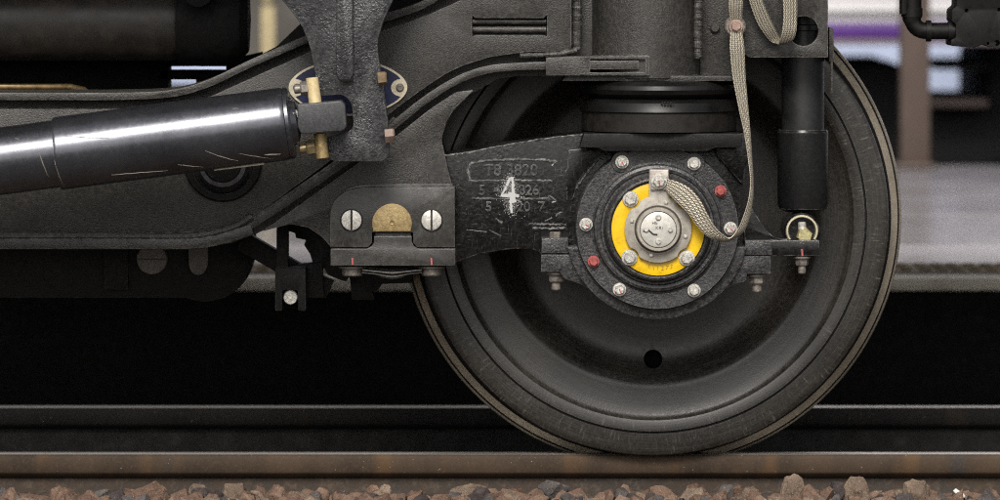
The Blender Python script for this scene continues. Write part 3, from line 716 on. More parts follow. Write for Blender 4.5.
# ---------- wheelset
WC = Vector((.2883, 0, .4462))
def wheel_prof(): 
    P = [(0, .042), (60, .042), (120, .0425), (132, .0425), (139, .0405), (145, .0368), (150, .0318), (155, .0258), (160, .0200), (164.5, .0158), (167, .0140), (169, .0133), (171, .0130), (176, .0122), (186, .0098), (195, .0070), (199.0, .0040), (200.6, .001), (201.5, 0), (212.0, 0), (212.4, .004),
         (213.7, .004), (214.2, 0), (230, 0), (233, .001), (235.2, .003), (236.4, .007), (237.0, .03), (237.8, .060), (239.2, .074), (241.4, .0775), (248.3, .0880), (249.2, .093), (250.3, .0965), (251.6, .099), (252.5, .104), (253.2, .113), (253, .120), (251, .127), (247, .129), (205, .129), (190, .11), (120, .115), (0, .115)]
    return [(r/530.0, y) for r, y in P]
bm = bmesh.new(); pr = wheel_prof()
def wheel_mat(r, y):
    r *= 530
    if y > .125 or y < .0005 and not 211.9 < r < 214.3: return 0
    if r < 235.8: return 2 if (212 < r < 214.3 and y < .0045) else 0  # groove faces coloured black to deepen its shade
    if r < 241.4: return 2
    if 248.4 < r < 250.4 and y < .1: return 2
    return 1
mats_ = [wheel_mat((pr[i][0]+pr[i+1][0])/2, max(pr[i][1], pr[i+1][1])-.0001) for i in range(len(pr)-1)]
lathe(bm, pr, Vector((0, 0, 0)), Vector((0, 1, 0)), 200, mats=mats_)
wh = link('wheel', bm, [MW, MT, MBLK], bog, 'large oily black steel wheel with a worn shiny flange', a=32); wh.location = WC
# the round hole through the web
hc = bmesh.new(); lathe(hc, [(0, -.1), (M(9.5), -.1), (M(9.5), .2), (0, .2)], WP(653, 359, .042)-WC-Vector((0, .042, 0)), Vector((0, 1, 0)), 32)
cut = link('cutter', hc, MBLK); cut.location = WC
md = wh.modifiers.new('hole', 'BOOLEAN'); md.object = cut; md.operation = 'DIFFERENCE'; md.solver = 'EXACT'
bpy.context.view_layer.update()
dg = bpy.context.evaluated_depsgraph_get(); nm = bpy.data.meshes.new_from_object(wh.evaluated_get(dg)); wh.modifiers.clear(); wh.data = nm
bpy.data.objects.remove(cut)
sharp(wh.data, 32)
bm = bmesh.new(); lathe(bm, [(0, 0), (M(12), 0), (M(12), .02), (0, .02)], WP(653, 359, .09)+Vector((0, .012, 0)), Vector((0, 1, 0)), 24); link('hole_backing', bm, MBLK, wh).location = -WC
bm = bmesh.new(); stone(bm, WP(688, 410.5, .010), M(5), .003, M(2.2), .15, 5, 0, 12)
ch = link('dried_mud', bm, MCREAM, wh); ch.location = -WC
bm = bmesh.new(); lathe(bm, [(0, -.15), (.085, -.15), (.085, .08), (.085, .12), (.075, .13), (.075, .95), (.085, .96), (.085, 1.1), (0, 1.1)], Vector((0, 0, 0)), Vector((0, 1, 0)), 48); ax = link('axle', bm, MD, bog); ax.location = WC
bm = bmesh.new(); lathe(bm, [(r, 1.13-y) for r, y in pr], Vector((0, 0, 0)), Vector((0, 1, 0)), 96, mats=mats_); w2 = link('inner_wheel', bm, [MD, MD, MD], bog, a=32); w2.location = WC

# ---------- axle box arm
MGLINT = steel('glint_scratch_crest', (.10, .10, .10), rough=(.2, .35), gb=.6, grain=160, pit=1.0, dust_amt=.9, dust=(.5, .49, .47), specks=1.0, wear_glint=0, seed=44)  # pale colour paints the white glints of the raised lines; scratches share it
bm = bmesh.new()
arm = [(436, 157), (441, 155), (470, 151), (500, 145), (530, 140), (560, 135.5), (586, 133), (745, 133), (752, 150), (744, 170), (740, 200), (740, 262), (565, 262), (541, 262), (541, 253, 4), (531, 249, 6), (512, 249, 8), (480, 254), (455, 263), (440, 264)]
prism(bm, arm, -.225, .13, bev=.003, seg=3)
rs_ = random.Random(9)
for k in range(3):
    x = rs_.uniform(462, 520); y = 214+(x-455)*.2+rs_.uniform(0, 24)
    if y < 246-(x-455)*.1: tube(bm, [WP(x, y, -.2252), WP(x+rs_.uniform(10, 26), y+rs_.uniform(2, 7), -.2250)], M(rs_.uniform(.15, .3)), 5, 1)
# raised edges and seams of the casting
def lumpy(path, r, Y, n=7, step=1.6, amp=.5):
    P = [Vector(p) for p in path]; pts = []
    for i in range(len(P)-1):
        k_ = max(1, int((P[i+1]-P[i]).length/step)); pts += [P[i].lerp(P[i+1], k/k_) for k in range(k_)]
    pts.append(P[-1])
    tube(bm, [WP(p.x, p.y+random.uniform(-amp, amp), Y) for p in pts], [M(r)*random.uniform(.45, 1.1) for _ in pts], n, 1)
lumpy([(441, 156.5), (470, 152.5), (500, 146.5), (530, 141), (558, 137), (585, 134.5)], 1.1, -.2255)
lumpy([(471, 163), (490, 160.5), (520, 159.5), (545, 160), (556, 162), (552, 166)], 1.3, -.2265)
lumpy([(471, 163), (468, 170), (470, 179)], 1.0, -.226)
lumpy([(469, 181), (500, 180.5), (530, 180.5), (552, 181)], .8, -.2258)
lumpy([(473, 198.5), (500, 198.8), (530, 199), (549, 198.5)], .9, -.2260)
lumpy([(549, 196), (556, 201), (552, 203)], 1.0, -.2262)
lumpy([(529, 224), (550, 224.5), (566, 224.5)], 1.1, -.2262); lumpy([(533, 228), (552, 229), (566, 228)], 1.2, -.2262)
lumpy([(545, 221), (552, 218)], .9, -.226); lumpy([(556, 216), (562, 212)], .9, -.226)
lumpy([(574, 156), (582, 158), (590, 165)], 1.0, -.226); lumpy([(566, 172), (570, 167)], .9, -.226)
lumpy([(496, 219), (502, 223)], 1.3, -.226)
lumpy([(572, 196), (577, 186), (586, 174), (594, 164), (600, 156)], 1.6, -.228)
armo = link('axle_box_arm', bm, [MG, MGLINT], bog, 'glossy black cast axle box arm with raised numbers and a white painted 4')

def text(s, size, x, y, Y, mat, parent, name='lettering', ext=.0012, shear=0, label=None, bev=0.0, rot=0):
    cu = bpy.data.curves.new('txt', 'FONT'); cu.body = s; cu.size = M(size, Y); cu.extrude = ext; cu.align_x = 'CENTER'; cu.align_y = 'CENTER'; cu.bevel_depth = bev; cu.resolution_u = 3
    to = bpy.data.objects.new('txt', cu); C.objects.link(to); bpy.context.view_layer.update()
    me = bpy.data.meshes.new_from_object(to.evaluated_get(bpy.context.evaluated_depsgraph_get()))
    bpy.data.objects.remove(to)
    me.transform(Matrix.Translation(WP(x, y, Y)) @ Matrix.Rotation(rot, 4, 'Y') @ Matrix.Rotation(PI/2, 4, 'X'))
    me.materials.clear(); me.materials.append(mat); o = bpy.data.objects.new(name, me); C.objects.link(o); o.parent = parent
    if label: o['label'] = label
    return o
MGL = steel('worn_glint_letters', (.040, .040, .041), rough=(.2, .4), gb=.3, grain=300, pit=.8, dust_amt=.6, dust=(.16, .15, .14), specks=.6, wear_glint=1.0, seed=30, wear_glint_col=(.36, .35, .33))  # paler than the arm: highlights on the raised letters painted in, with wear
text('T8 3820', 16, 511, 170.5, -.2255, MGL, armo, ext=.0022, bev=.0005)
text('5  4 18826', 14, 509, 190.5, -.2255, MGL, armo, ext=.0022, bev=.0005)
text('5   2020  7', 13.5, 515, 207, -.2255, MGL, armo, ext=.0024, bev=.0006)
# sprayed white 4
def spray():
    m, t, b, tc = nodes('white_spray'); v = tc.outputs['Object']
    b.inputs['Base Color'].default_value = (.5, .5, .49, 1); b.inputs['Roughness'].default_value = .6
    return m
bm = bmesh.new(); rs = random.Random(5)
four = [((511.5, 177), (502.5, 194), 2.0), ((500.5, 195.3), (519, 195.5), 3.4), ((512.5, 177), (513.5, 200), 3.2), ((512, 193), (513, 203), 7.5), ((511, 203), (511.5, 213), 2.6), ((510, 178), (506.5, 186), 2.6)]
for (a_, b_, w), k in zip(four, range(6)):
    A, B = Vector(a_), Vector(b_)
    pts = [A.lerp(B, q/8) for q in range(9)]
    prism(bm, strip([(p.x+rs.uniform(-.3, .3), p.y+rs.uniform(-.3, .3), w*rs.uniform(.7, 1.15)) for p in pts], w), -.2285-.0003*k, .0010+.0003*k, bev=0)
for k in range(1300):
    a_, b_, w = four[rs.choice([0, 0, 1, 1, 2, 2, 3, 3, 3, 4, 4, 5])]; p = Vector(a_).lerp(Vector(b_), rs.random())
    sg = 1.5+w*.45; x = p.x+rs.gauss(0, sg); y = p.y+rs.gauss(0, sg); r_ = rs.uniform(.18, .42)
    prism(bm, circ(x, y, r_, 5), -.2262-.0022*(abs(x-p.x)+abs(y-p.y) < 3), .0008, bev=0)
link('painted_four', bm, spray(), armo, 'white sprayed figure 4')

# ---------- axle box
ab = bpy.data.objects.new('axle_box', None); C.objects.link(ab); ab.parent = bog
ab['label'] = 'round axle box with a yellow ring, grey cap and pale bolts'
def R_(px, Y): return M(px, Y)
AX = Vector((WC.x, 0, WC.z))
bm = bmesh.new()
lathe(bm, [(M(60), -.12), (M(80), -.14), (M(83, -.24), -.200), (0, -.20)], AX, Vector((0, 1, 0)), 120)
hx_, hy_ = 500+WC.x*F/9.724, VY+(CAMZ-WC.z)*F/9.724
prism(bm, circ(hx_, hy_, 92, 60, math.radians(12), math.radians(168), close=False), -.276, .12, bev=.003)
# lower saddle arms
CX, CY = 657.8, 227.5
def ringarm(s):
    def X(x): return x if s < 0 else 2*CX-x
    pts = [(541, 254.5), (582, 254.5), (592, 270), (602, 282), (590, 289.5, 2), (576, 282, 6), (564, 279.5, 4), (560, 272), (541, 272)]
    prism(bm, fillet([(X(p[0]),)+tuple(p[1:]) for p in pts], 1), -.262, .09, bev=.002)
ringarm(-1)
prism(bm, fillet([(734, 255.5), (771, 255.5), (771, 274), (747, 274), (746, 281.5, 3), (735, 284, 6), (724, 290.5, 2), (713, 283), (724, 270)], 1), -.262, .09, bev=.002)
hs_ = link('bearing_housing', bm, MC, ab)
bm = bmesh.new()
prism(bm, fillet([(541.5, 238), (568.5, 238), (568.5, 253.4), (541.5, 253.4)], .8), -.264, .09, bev=.0018)
link('clamp_ear', bm, MC, ab); bm = bmesh.new()
prism(bm, fillet([(745, 240.5), (772, 240.5), (772, 254.8), (745, 254.8)], .8), -.266, .09, bev=.0018)
link('clamp_ear', bm, MC, ab)
bm = bmesh.new()
prism(bm, fillet([(768, 240.5), (819.5, 240.5), (819.5, 256), (768, 256)], .8), -.250, .10, bev=.0018)
prism(bm, fillet([(752, 208), (757, 216), (764, 228, 5), (775, 238, 5), (790, 239.5), (790, 243), (745, 243), (744, 226)], 1), -.235, .05, bev=.0015)
link('damper_arm', bm, MG, ab); bm = bmesh.new()
prism(bm, fillet([(568, 150), (602, 147), (600, 156), (590, 166), (578, 182), (573, 200), (566, 200)], 2), -.232, .05, bev=.001)
link('gusset', bm, MG, ab); bm = bmesh.new()
prism(bm, fillet([(716, 147), (742, 149), (745, 168), (744, 186), (735, 176), (724, 163), (717, 155)], 2), -.240, .05, bev=.002)
link('gusset', bm, MG, ab)
for x, y, Y, r, ax_, ml in ((555.5, 238, -.245, 6.0, Vector((0, 0, 1)), MBOLTD), (757, 240.3, -.22, 5, Vector((0, 0, 1)), MBOLT)):
    hexbolt(WP(x, y, Y), M(r), M(6), ml, ax_, ab, washer=False)
for x, y, r, h in ((556, 272.3, 8, 9.5), (757, 274.3, 8, 9.5), (802, 256.3, 6.5, 9)):
    c = WP(x, y, -.235)
    o = hexbolt(c, M(r), M(h), MBOLTD, Vector((0, 0, -1)), ab, washer=True)
    bm = bmesh.new(); lathe(bm, [(0, 0), (M(r*.58), 0), (M(r*.58), M(7)), (M(r*.45), M(8)), (0, M(8))], c-Vector((0, 0, M(h))), Vector((0, 0, -1)), 20); t_ = link('bolt_tip', bm, MBOLTD, ab)
bm = bmesh.new(); prism(bm, strip([(802, 249), (802.4, 256)], 1.8), -.2508, .001, bev=0); link('paint_mark', bm, MPINK, ab)
# cover
bm = bmesh.new()
q = lambda r, Y: (M(r, Y), Y)
cov = [q(74, -.22), q(81.5, -.225), q(82, -.286), q(80.8, -.2925), q(66, -.292), q(64.2, -.294), q(62.5, -.301), q(60, -.303), q(57.5, -.302), q(56, -.299), q(54.5, -.299), q(53.5, -.303), q(52.5, -.321), q(51, -.327), q(49.2, -.329), q(48, -.327), q(47.6, -.316), (0, -.316)]
lathe(bm, cov, AX, Vector((0, 1, 0)), 128)
# raised flats at the lower rim: bolt bosses
for x, y in ((622, 162), (694, 163.5)): lathe(bm, [(M(10.5), .004), (M(10.5), -.0015), (M(10), -.0025), (0, -.0025)], WP(x, y, -.292), Vector((0, 1, 0)), 32)
cv = link('bearing_cover', bm, MC, ab)
bm = bmesh.new(); prism(bm, fillet([(622, 150), (628, 147), (692, 147.5), (698, 151), (694, 160), (622, 160)], 2), -.284, .05, bev=.002); link('cover_lug', bm, MC, cv)
weldp = [(578, 256), (582, 268), (591, 282), (603, 294)]
MSEAL = plain('dark_red_sealant', (.14, .03, .028), .5)
bm = bmesh.new(); tube(bm, [WP(x, y, -.266) for x, y in weldp], M(.9), 8); link('sealant_line', bm, MSEAL, cv); bm = bmesh.new(); tube(bm, [WP(2*CX-x+1, y, -.266) for x, y in weldp], M(.9), 8); link('sealant_line', bm, MSEAL, cv)
for x, y, red in ((622, 162, 0), (694, 163.5, 0), (586, 224.5, 0), (730.5, 228.5, 0), (619.5, 289.5, 0), (694, 290.5, 0), (720.5, 191, 1), (593.5, 261.5, 1)):
    yo = -.295
    hexbolt(WP(x, y, yo), M(5.0 if not red else 4.4), .012, MRED if red else MBOLT, parent=cv, mark=None if red or x == 694 else MPINK, label='red painted bolt' if red else None)
text('1300  2', 9, 658, 302.5, -.2915, MC, cv, ext=.0012, bev=.0003)
# yellow ring
c = (WP(0, 0, 0)); cy_x, cy_y = 500+WC.x*F/9.67, VY+(CAMZ-WC.z)*F/9.67
bm = bmesh.new(); prism(bm, circ(cy_x, cy_y, 46.6, 96), -.322, .004, holes=[circ(cy_x, cy_y, 31, 60)], bev=.0006)
yr = link('yellow_ring', bm, MY, ab, 'yellow painted ring')
for i, chh in enumerate('111275'):
    a = math.radians(-16+i*6.5); text(chh, 6.2, cy_x+2+39.5*math.sin(a), cy_y+39.5*math.cos(a), -.3222, plain('ochre_stamp', (.35, .19, .01), .6), yr, ext=.0003, rot=a)
for x, y in ((630.5, 199), (629.5, 257.5), (686.8, 258), (686.5, 200)):
    hexbolt(WP(x, y, -.3225), M(5.9), .012, MBOLT, parent=yr)
# earthing plate with tab
px_, py_ = 500+WC.x*F/9.665, VY+(CAMZ-WC.z)*F/9.665
def plate_pts(R=33.5):
    out = []
    notch = [(630.5, 199, 10), (629.5, 257.5, 9.5), (686.8, 258, 9.5), (686.5, 200, 10)]
    for k in range(180):
        a = 2*PI*k/180; dx, dy = math.cos(a), math.sin(a); r = R
        for nx, ny, nr in notch:
            ox, oy = px_-nx, py_-ny; b_ = ox*dx+oy*dy; c_ = ox*ox+oy*oy-nr*nr; D = b_*b_-c_
            if D > 0:
                t_ = -b_-math.sqrt(D)
                if 0 < t_ < r: r = t_
        x, y = px_+r*dx, py_+r*dy
        if dy < 0 and abs(x-659) < 9.8:
            if not (out and out[-1][1] == 169.5) :
                out += [(649.3, 169.5), (668.7, 169.5)]
            continue
        out.append((x, y))
    return out
bm = bmesh.new(); prism(bm, plate_pts(), -.332, .006, bev=.0008)
lathe(bm, [(M(24.5), -.331), (M(24.5), -.3335), (M(23), -.334), (M(21.3), -.3335), (M(21.1), -.347), (M(20.4), -.3495), (M(17.9), -.3495), (M(17.4), -.3465), (0, -.3465)], AX, Vector((0, 1, 0)), 72, mats=[0, 0, 1, 0, 0, 0, 1, 0])
ep = link('earthing_plate', bm, [MPLT, plain('shadow_ring', (.05, .043, .035), .5)], ab)  # dark ring round the cap paints the shadow in its groove
for x, y in ((666, 202.5), (632, 221), (685.5, 236.5), (651.5, 255)):
    bm = bmesh.new(); lathe(bm, [(M(2.2), .001), (M(2.2), -.001), (M(1.2), -.0028), (0, -.003)], WP(x, y, -.3325), Vector((0, 1, 0)), 16); link('rivet', bm, MBOLT, ep)
kx, ky = 500+WC.x*F/9.652, VY+(CAMZ-WC.z)*F/9.652
bm = bmesh.new(); lathe(bm, [(M(17), .003), (M(17), -.0006), (M(16.3), -.0012), (0, -.0012)], Vector((WC.x, -.3475, WC.z)), Vector((0, 1, 0)), 64); cd = link('cap_disc', bm, MCAP, ep)
for dx, dy in ((0, -12), (-12, 0), (12, 0), (0, 12)):
    hexbolt(WP(kx+dx, ky+dy, -.3487), M(2.3), .004, MBOLT, parent=cd, washer=True, round_=True, name='screw')
text('HE', 4.6, kx-3.5, ky-6.5, -.3489, MINK, cd, ext=.0002); text('KR1', 4.8, kx+1.5, ky-1.5, -.3489, MINK, cd, ext=.0002)
bm = bmesh.new(); tube(bm, [WP(x, y, -.3493) for x, y in [tuple(p) for p in spline([(kx-15, ky+2), (kx-12, ky-.5), (kx-8, ky+2), (kx-5, ky+4.5), (kx-1, ky+5)], 4)]], M(.75), 8); link('wire_seal', bm, MINK, cd)
bm = bmesh.new(); prism(bm, fillet([(649.8, 169.6), (668.6, 169.6), (668.2, 190), (650.4, 190)], 1), -.338, .004, bev=.0008); link('strap_lug', bm, plain('lug_metal', (.42, .37, .33), .4, metallic=.5, bmp=.2), ep)
hexbolt(WP(659, 181, -.338), M(6), .011, MBOLT, parent=ep, mark=MRED)

# ---------- primary spring
sx_, sYc = WP(659, 0, -.2).x, -.19
def zz(y, Y=-.3): return WP(0, y, Y).z
bm = bmesh.new(); c = Vector((sx_, sYc, 0)); r0 = .142
prof = [(0, zz(81)), (.115, zz(81)), (.132, zz(82)), (.142, zz(86)), (.144, zz(90)), (.140, zz(94.5)), (.130, zz(97.5)), (.126, zz(99)), (.137, zz(100.5)), (.143, zz(103)), (.1445, zz(108)), (.146, zz(110)), (.147, zz(112)), (.143, zz(113.5)), (.143, zz(132)), (0, zz(132))]
lathe(bm, prof, c, Vector((0, 0, 1)), 96, mats=[0]*12+[1, 1, 1])
link('rubber_spring', bm, [MRUB, MRUBT], bog)
bm = bmesh.new(); prism(bm, fillet([(584, 133.5), (742, 133.5), (742, 147.5), (715, 147.5), (708, 151), (604, 151), (598, 147.5), (580, 147.5)], 2), -.318, .24); link('spring_seat', bm, MD, bog)
text('45081', 6, 668, 104, -.336, MRUBT, bog, ext=.0012, name='lettering')

# ---------- vertical shock absorber
sa = bpy.data.objects.new('shock_absorber', None); C.objects.link(sa); sa.parent = bog; sa['label'] = 'upright black shock absorber tube beside the wheel rim'
vx = WP(803, 0, -.14).x; c = Vector((vx, -.14, 0))
bm = bmesh.new(); lathe(bm, [(0, zz(-20, -.14)), (M(19), zz(-20, -.14)), (M(21), zz(-18, -.14)), (M(21), zz(24, -.14)), (M(24), zz(25, -.14)), (M(24), zz(30, -.14)), (M(21), zz(31, -.14)), (M(21), zz(131, -.14)), (0, zz(131, -.14))], c, Vector((0, 0, 1)), 48); link('upper_tube', bm, plain('satin_black', (.017, .0175, .018), .42, var=.25, scale=30, bmp=.1), sa)
MSB = steel('gloss_black_tube', (.011, .0115, .012), rough=(.16, .3), gb=.08, pit=.1, dust_amt=.05, specks=.35, wear_glint=.9, seed=33)
bm = bmesh.new(); lathe(bm, [(0, zz(129.5, -.14)), (M(24), zz(129.5, -.14)), (M(25.2), zz(132, -.14)), (M(25.2), zz(203, -.14)), (M(23.5), zz(208.5, -.14)), (M(18), zz(211.5, -.14)), (0, zz(212, -.14))], c, Vector((0, 0, 1)), 64); link('lower_tube', bm, MSB, sa)
bm = bmesh.new(); cc = WP(802, 231, -.2)
lathe(bm, [(M(17.5), .12), (M(17.5), .01), (M(16), .004), (M(13), .01), (0, .01)], cc, Vector((0, 1, 0)), 48); link('lower_eye', bm, MG, sa)
bm = bmesh.new(); lathe(bm, [(M(15.6), .008), (M(15.6), -.003), (M(14.8), -.005), (M(14), -.005), (M(13.4), -.002), (M(13.4), .008)], WP(802, 231, -.2), Vector((0, 1, 0)), 56); link('eye_ring', bm, plain('cream_ring', (.55, .50, .36), .5, var=.15, scale=100), sa)
hexbolt(WP(804, 235, -.19), M(8.0), .03, plain('olive_brass_nut', (.48, .43, .22), .4, metallic=.4, var=.25, scale=150, bmp=.3), parent=sa, washer=False, name='nut', round_=False, rot=.52)
bm = bmesh.new(); lathe(bm, [(0, 0), (M(4), 0), (M(4), M(6)), (M(3), M(7)), (0, M(7))], WP(802, 229, -.205), Vector((0, 0, 1)), 16); link('stud_end', bm, MBOLT, sa)

# ------------------------------------------------------------------ yaw damper
yd = thing('yaw_damper', 'shiny grey enamel yaw damper cylinder slanting up to the speckled bracket at the left', 'damper')
DY = -.43
A = WP(0, 161.2, DY); B = WP(286, 123.6, DY); axd = (B-A).normalized()
def hx(px): return ((px)/286.0)*(B-A).length
bm = bmesh.new(); rw, rn = M(36.6, DY), M(33.8, DY)
lathe(bm, [(0, hx(-80)), (rn, hx(-80)), (rn, hx(-70)), (rn, hx(55)), (rn, hx(57)), (rw-.001, hx(57.2)), (rw, hx(58.5)), (rw, hx(60)), (rw, hx(281)), (rw, hx(283)), (rw-.0015, hx(286)), (rw-.004, hx(287)), (0, hx(287))], A, axd, 96)
link('cylinder', bm, MCYL, yd, a=28)
bm = bmesh.new(); lathe(bm, [(rw-.003, hx(286)), (rw-.001, hx(287)), (rw-.001, hx(290)), (rw-.004, hx(292)), (M(22), hx(292)), (M(20), hx(297)), (M(11), hx(300)), (M(9), hx(316)), (0, hx(316))], A, axd, 72); link('end_cap', bm, MCYL, yd, a=28)
bm = bmesh.new(); prism(bm, fillet([(297, 104.5, 2), (341, 100.5, 2), (345, 105, 2), (346.5, 127, 2), (343, 131, 2), (301, 134, 3), (298, 128)], 2), -.462, .075, bev=.003, seg=3); fk = link('rod_end', bm, steel('dark_satin_block', (.05, .052, .056), rough=(.25, .4), gb=.1, dust_amt=.3, wear_glint=.5, seed=40), yd)
hexbolt(WP(292.5, 115.5, -.45), M(5), .014, MBOLT, Vector((-.3, -1, 0)), yd, washer=True)
# brass bushes and their bolts
for (pts, mt) in (([(307.5, 77.5), (316.5, 74), (318.5, 77), (320.5, 102.5), (310, 103.5)], MCRM), ([(314, 133), (325.5, 132), (327.5, 157), (318, 158.5)], MBR)):
    bm = bmesh.new(); P0 = Vector(((pts[0][0]+pts[1][0])/2, pts[0][1])); P1 = Vector(((pts[-1][0]+pts[-2][0])/2, pts[-1][1]))
    tube(bm, [WP(P0.x, P0.y, -.425), WP(P0.x+(P1.x-P0.x)*.02, P0.y+.6, -.425), WP(P1.x, P1.y-.6, -.425), WP(P1.x, P1.y, -.425)], [M(5), M(6), M(6.2), M(5.2)], 28); link('bush', bm, mt, yd, a=40)
def sidebolt(x0, y0, x1, y1, r, mat, shank=True):
    a, b_ = WP(x0, y0, -.42), WP(x1, y1, -.42); d = (b_-a)
    hexbolt(a, M(r), d.length*.55, mat, d, yd, washer=False)
    if not shank: return
    bm = bmesh.new(); lathe(bm, [(0, 0), (M(r*.62), 0), (M(r*.62), d.length*.93), (M(r*.5), d.length), (0, d.length)], a, d, 20); link('bolt_shank', bm, mat, yd)
sidebolt(308, 88, 294, 89.5, 7, MBOLTD); sidebolt(315, 146.5, 299, 149, 7.5, plain('brassy_nut', (.28, .22, .12), .4, metallic=.5, bmp=.2))
MRB = plain('rusty_tan_bolt', (.24, .17, .10), .5, metallic=.3, bmp=.4, dirt=((.1, .07, .05), .7))
sidebolt(378, 79, 394, 77.5, 6.5, MRB, False); sidebolt(385, 136, 403, 134.5, 7.5, plain('rusty_pink_bolt', (.21, .155, .125), .55, metallic=.3, bmp=.4, dirt=((.12, .07, .05), .7)), False)
MSCR = plain('bare_scratch', (.19, .17, .145), .5, var=.4, scale=400)
sr = random.Random(21)
def scratch_on(u0, a0, u1, a1, w):
    # a fine scratch lying on the cylinder, from along-distance u (pixels) and angle a (degrees above the line of sight)
    P = []
    for k in range(9):
        f = k/8; u = u0+(u1-u0)*f; a = math.radians(a0+(a1-a0)*f+sr.uniform(-.6, .6)); r = (rn if u < 57 else rw)+.0002
        up_ = axd.cross(Vector((0, 1, 0))).normalized(); up_ = -up_ if up_.z < 0 else up_
        P.append(A+axd*hx(u)+up_*math.sin(a)*r+Vector((0, -1, 0))*math.cos(a)*r)
    b = bmesh.new(); tube(b, P, [M(w)*(.3+.7*math.sin(PI*(k+.5)/9)) for k in range(9)], 5); link('scratch', b, MSCR, yd)
for q_ in ((42, 12, 48, -38, .6), (56.5, -8, 61, -60, .4), (70, 27, 113, 15, .45), (110, -48, 165, -56, .45), (176, -44, 200, -60, .4), (205, -25, 235, -55, .5), (238, -38, 270, -62, .4), (262, -48, 278, -52, .7), (20, 40, 25, 34, .4), (236, 38, 243, 36, .5)): scratch_on(*q_)
# cream tag strip hanging under the cylinder
bm = bmesh.new(); prism(bm, strip([(214, 168.5), (230, 166.5), (248, 164.3), (264, 162.5)], 4.6), -.44, .003, bev=.0005); link('tag_strip', bm, MCREAM, yd)

# ------------------------------------------------------------------ braided earthing strap
def braid_mat():
    m, t, b, tc = nodes('tinned_braid'); uv = tc.outputs['UV']
    sp_ = t.nodes.new('ShaderNodeSeparateXYZ'); t.links.new(uv, sp_.inputs[0])
    u, v = sp_.outputs[0], sp_.outputs[1]
    def wav(expr): return math_(t, 'SINE', expr)
    a = wav(math_(t, 'ADD', math_(t, 'MULTIPLY', u, 44.0), math_(t, 'MULTIPLY', v, 900.0)))
    c = wav(math_(t, 'SUBTRACT', math_(t, 'MULTIPLY', u, 44.0), math_(t, 'MULTIPLY', v, 900.0)))
    h = math_(t, 'MAXIMUM', a, c)
    gro = wav(math_(t, 'MULTIPLY', u, 31.4))
    g = ramp(t, gro, -1, -.3, 0, 1)
    hh = math_(t, 'ADD', math_(t, 'MULTIPLY', h, .5), math_(t, 'MULTIPLY', g, 1.2))
    n = nz(t, uv, 30, 4, .6)
    col = mixc(t, ramp(t, n, .35, .65), (.38, .335, .25), (.60, .55, .45))
    col = mixc(t, ramp(t, h, -.6, .4, .65, 0), col, (.09, .075, .055))
    col = mixc(t, ramp(t, g, 0, .6, .75, 0), col, (.07, .06, .045))
    t.links.new(col, b.inputs['Base Color']); b.inputs['Metallic'].default_value = .45; b.inputs['Roughness'].default_value = .42
    bump(t, b, hh, .8, .0012)
    return m
MBRD = braid_mat()
st = thing('earthing_strap', 'flat braided metal earthing strap hanging from above and bolted to the axle cap', 'strap')
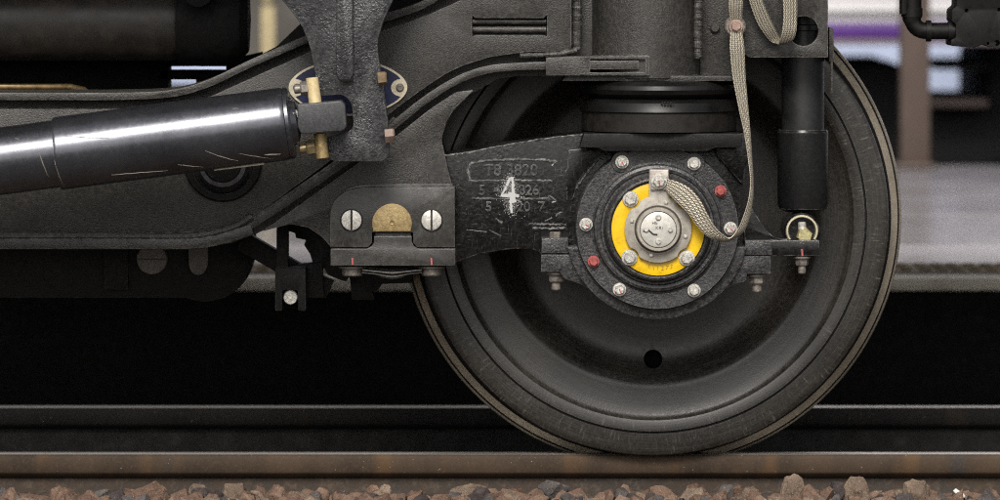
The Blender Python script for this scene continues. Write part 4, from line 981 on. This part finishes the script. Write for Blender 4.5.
def ribbon(secs, name, parent, th=.0022):
    """secs: (xa, ya, xb, yb, Y, tilt) the two edges of the band"""
    L = spline([tuple(s) for s in secs], 8); bm = bmesh.new(); uvl = bm.loops.layers.uv.new('UVMap')
    rings = []; s = 0; prev = None; nn = 7; vs_ = []
    for i, q in enumerate(L):
        a, b_ = WP(q[0], q[1], q[4]-q[5]), WP(q[2], q[3], q[4]+q[5]); c = (a+b_)/2
        if prev is not None: s += (c-prev).length
        prev = c
        n2 = L[min(i+1, len(L)-1)]; p2 = L[max(i-1, 0)]
        tn = (WP((n2[0]+n2[2])/2, (n2[1]+n2[3])/2, n2[4])-WP((p2[0]+p2[2])/2, (p2[1]+p2[3])/2, p2[4])).normalized()
        nr = (b_-a).cross(tn).normalized()
        if nr.y > 0: nr = -nr
        ring = []
        for k in range(nn): ring.append((a.lerp(b_, k/(nn-1))+nr*th*(.35+.65*math.sin(PI*k/(nn-1))), k/(nn-1)))
        for k in range(nn): ring.append((b_.lerp(a, k/(nn-1))-nr*th*(.35+.65*math.sin(PI*k/(nn-1))), 1-k/(nn-1)))
        rings.append([(bm.verts.new(p), u, s) for p, u in ring])
    m_ = len(rings[0])
    for i in range(len(rings)-1):
        for k in range(m_):
            quad = [rings[i][k], rings[i][(k+1) % m_], rings[i+1][(k+1) % m_], rings[i+1][k]]
            f = bm.faces.new([w[0] for w in quad])
            for lp, w in zip(f.loops, quad): lp[uvl].uv = (w[1], w[2])
    bmesh.ops.recalc_face_normals(bm, faces=bm.faces[:])
    return link(name, bm, MBRD, parent, a=60)
ribbon([(668, 179, 666, 190, -.343, .0), (678, 182, 670, 195, -.347, .0), (690, 188.5, 677, 202, -.352, .002), (700, 200, 688, 213, -.356, .003), (707, 213, 696.5, 225, -.358, .003), (715, 226.5, 706, 235, -.357, .004),
        (723, 234.5, 717, 240, -.354, .006), (730, 238, 727, 241.5, -.350, .008), (738, 229, 742, 233, -.345, .008), (744, 215, 749, 219, -.34, .008), (749, 198, 752.8, 200, -.335, .008), (750.5, 180, 753.3, 180, -.33, .008), (748.5, 160, 752, 159, -.325, .008), (744.5, 135, 750.3, 134, -.32, .006),
        (738.5, 108, 748, 107, -.315, .003), (732.5, 76, 745.5, 76, -.31, .001), (730, 50, 744.5, 50, -.31, 0), (730.3, 34, 742.5, 34, -.305, 0), (731, 27, 741, 27, -.30, 0), (729.5, 16, 742, 17, -.305, 0), (729, 0, 743, 1, -.31, 0), (732, -40, 746, -38, -.31, 0)], 'hanging_braid', st)
ribbon([(744, -22, 756, -24, -.29, 0), (749, 0, 762, -1, -.29, 0), (756, 20, 770, 18, -.285, 0), (763, 32, 775, 28, -.28, .0), (771, 41.5, 780, 38, -.272, .0), (779, 44, 785, 42.5, -.275, .004), (779, 42.3, 792, 41, -.29, .0), (782, 32, 796, 32, -.30, 0), (783.5, 16, 797, 17, -.30, 0), (783, 0, 797, 0, -.30, 0), (781, -40, 795, -40, -.30, 0)], 'looped_braid', st)
bm = bmesh.new(); lathe(bm, [(M(10.5), .045), (M(10.5), .004), (M(9), 0), (0, 0)], WP(735.5, 26.5, -.298), Vector((0, 1, 0)), 32); link('washer', bm, MBOLTD, st)
hexbolt(WP(736, 26, -.3035), M(5.2), .010, plain('rusty_clamp_bolt', (.42, .30, .25), .35, metallic=.5, bmp=.4), parent=st)
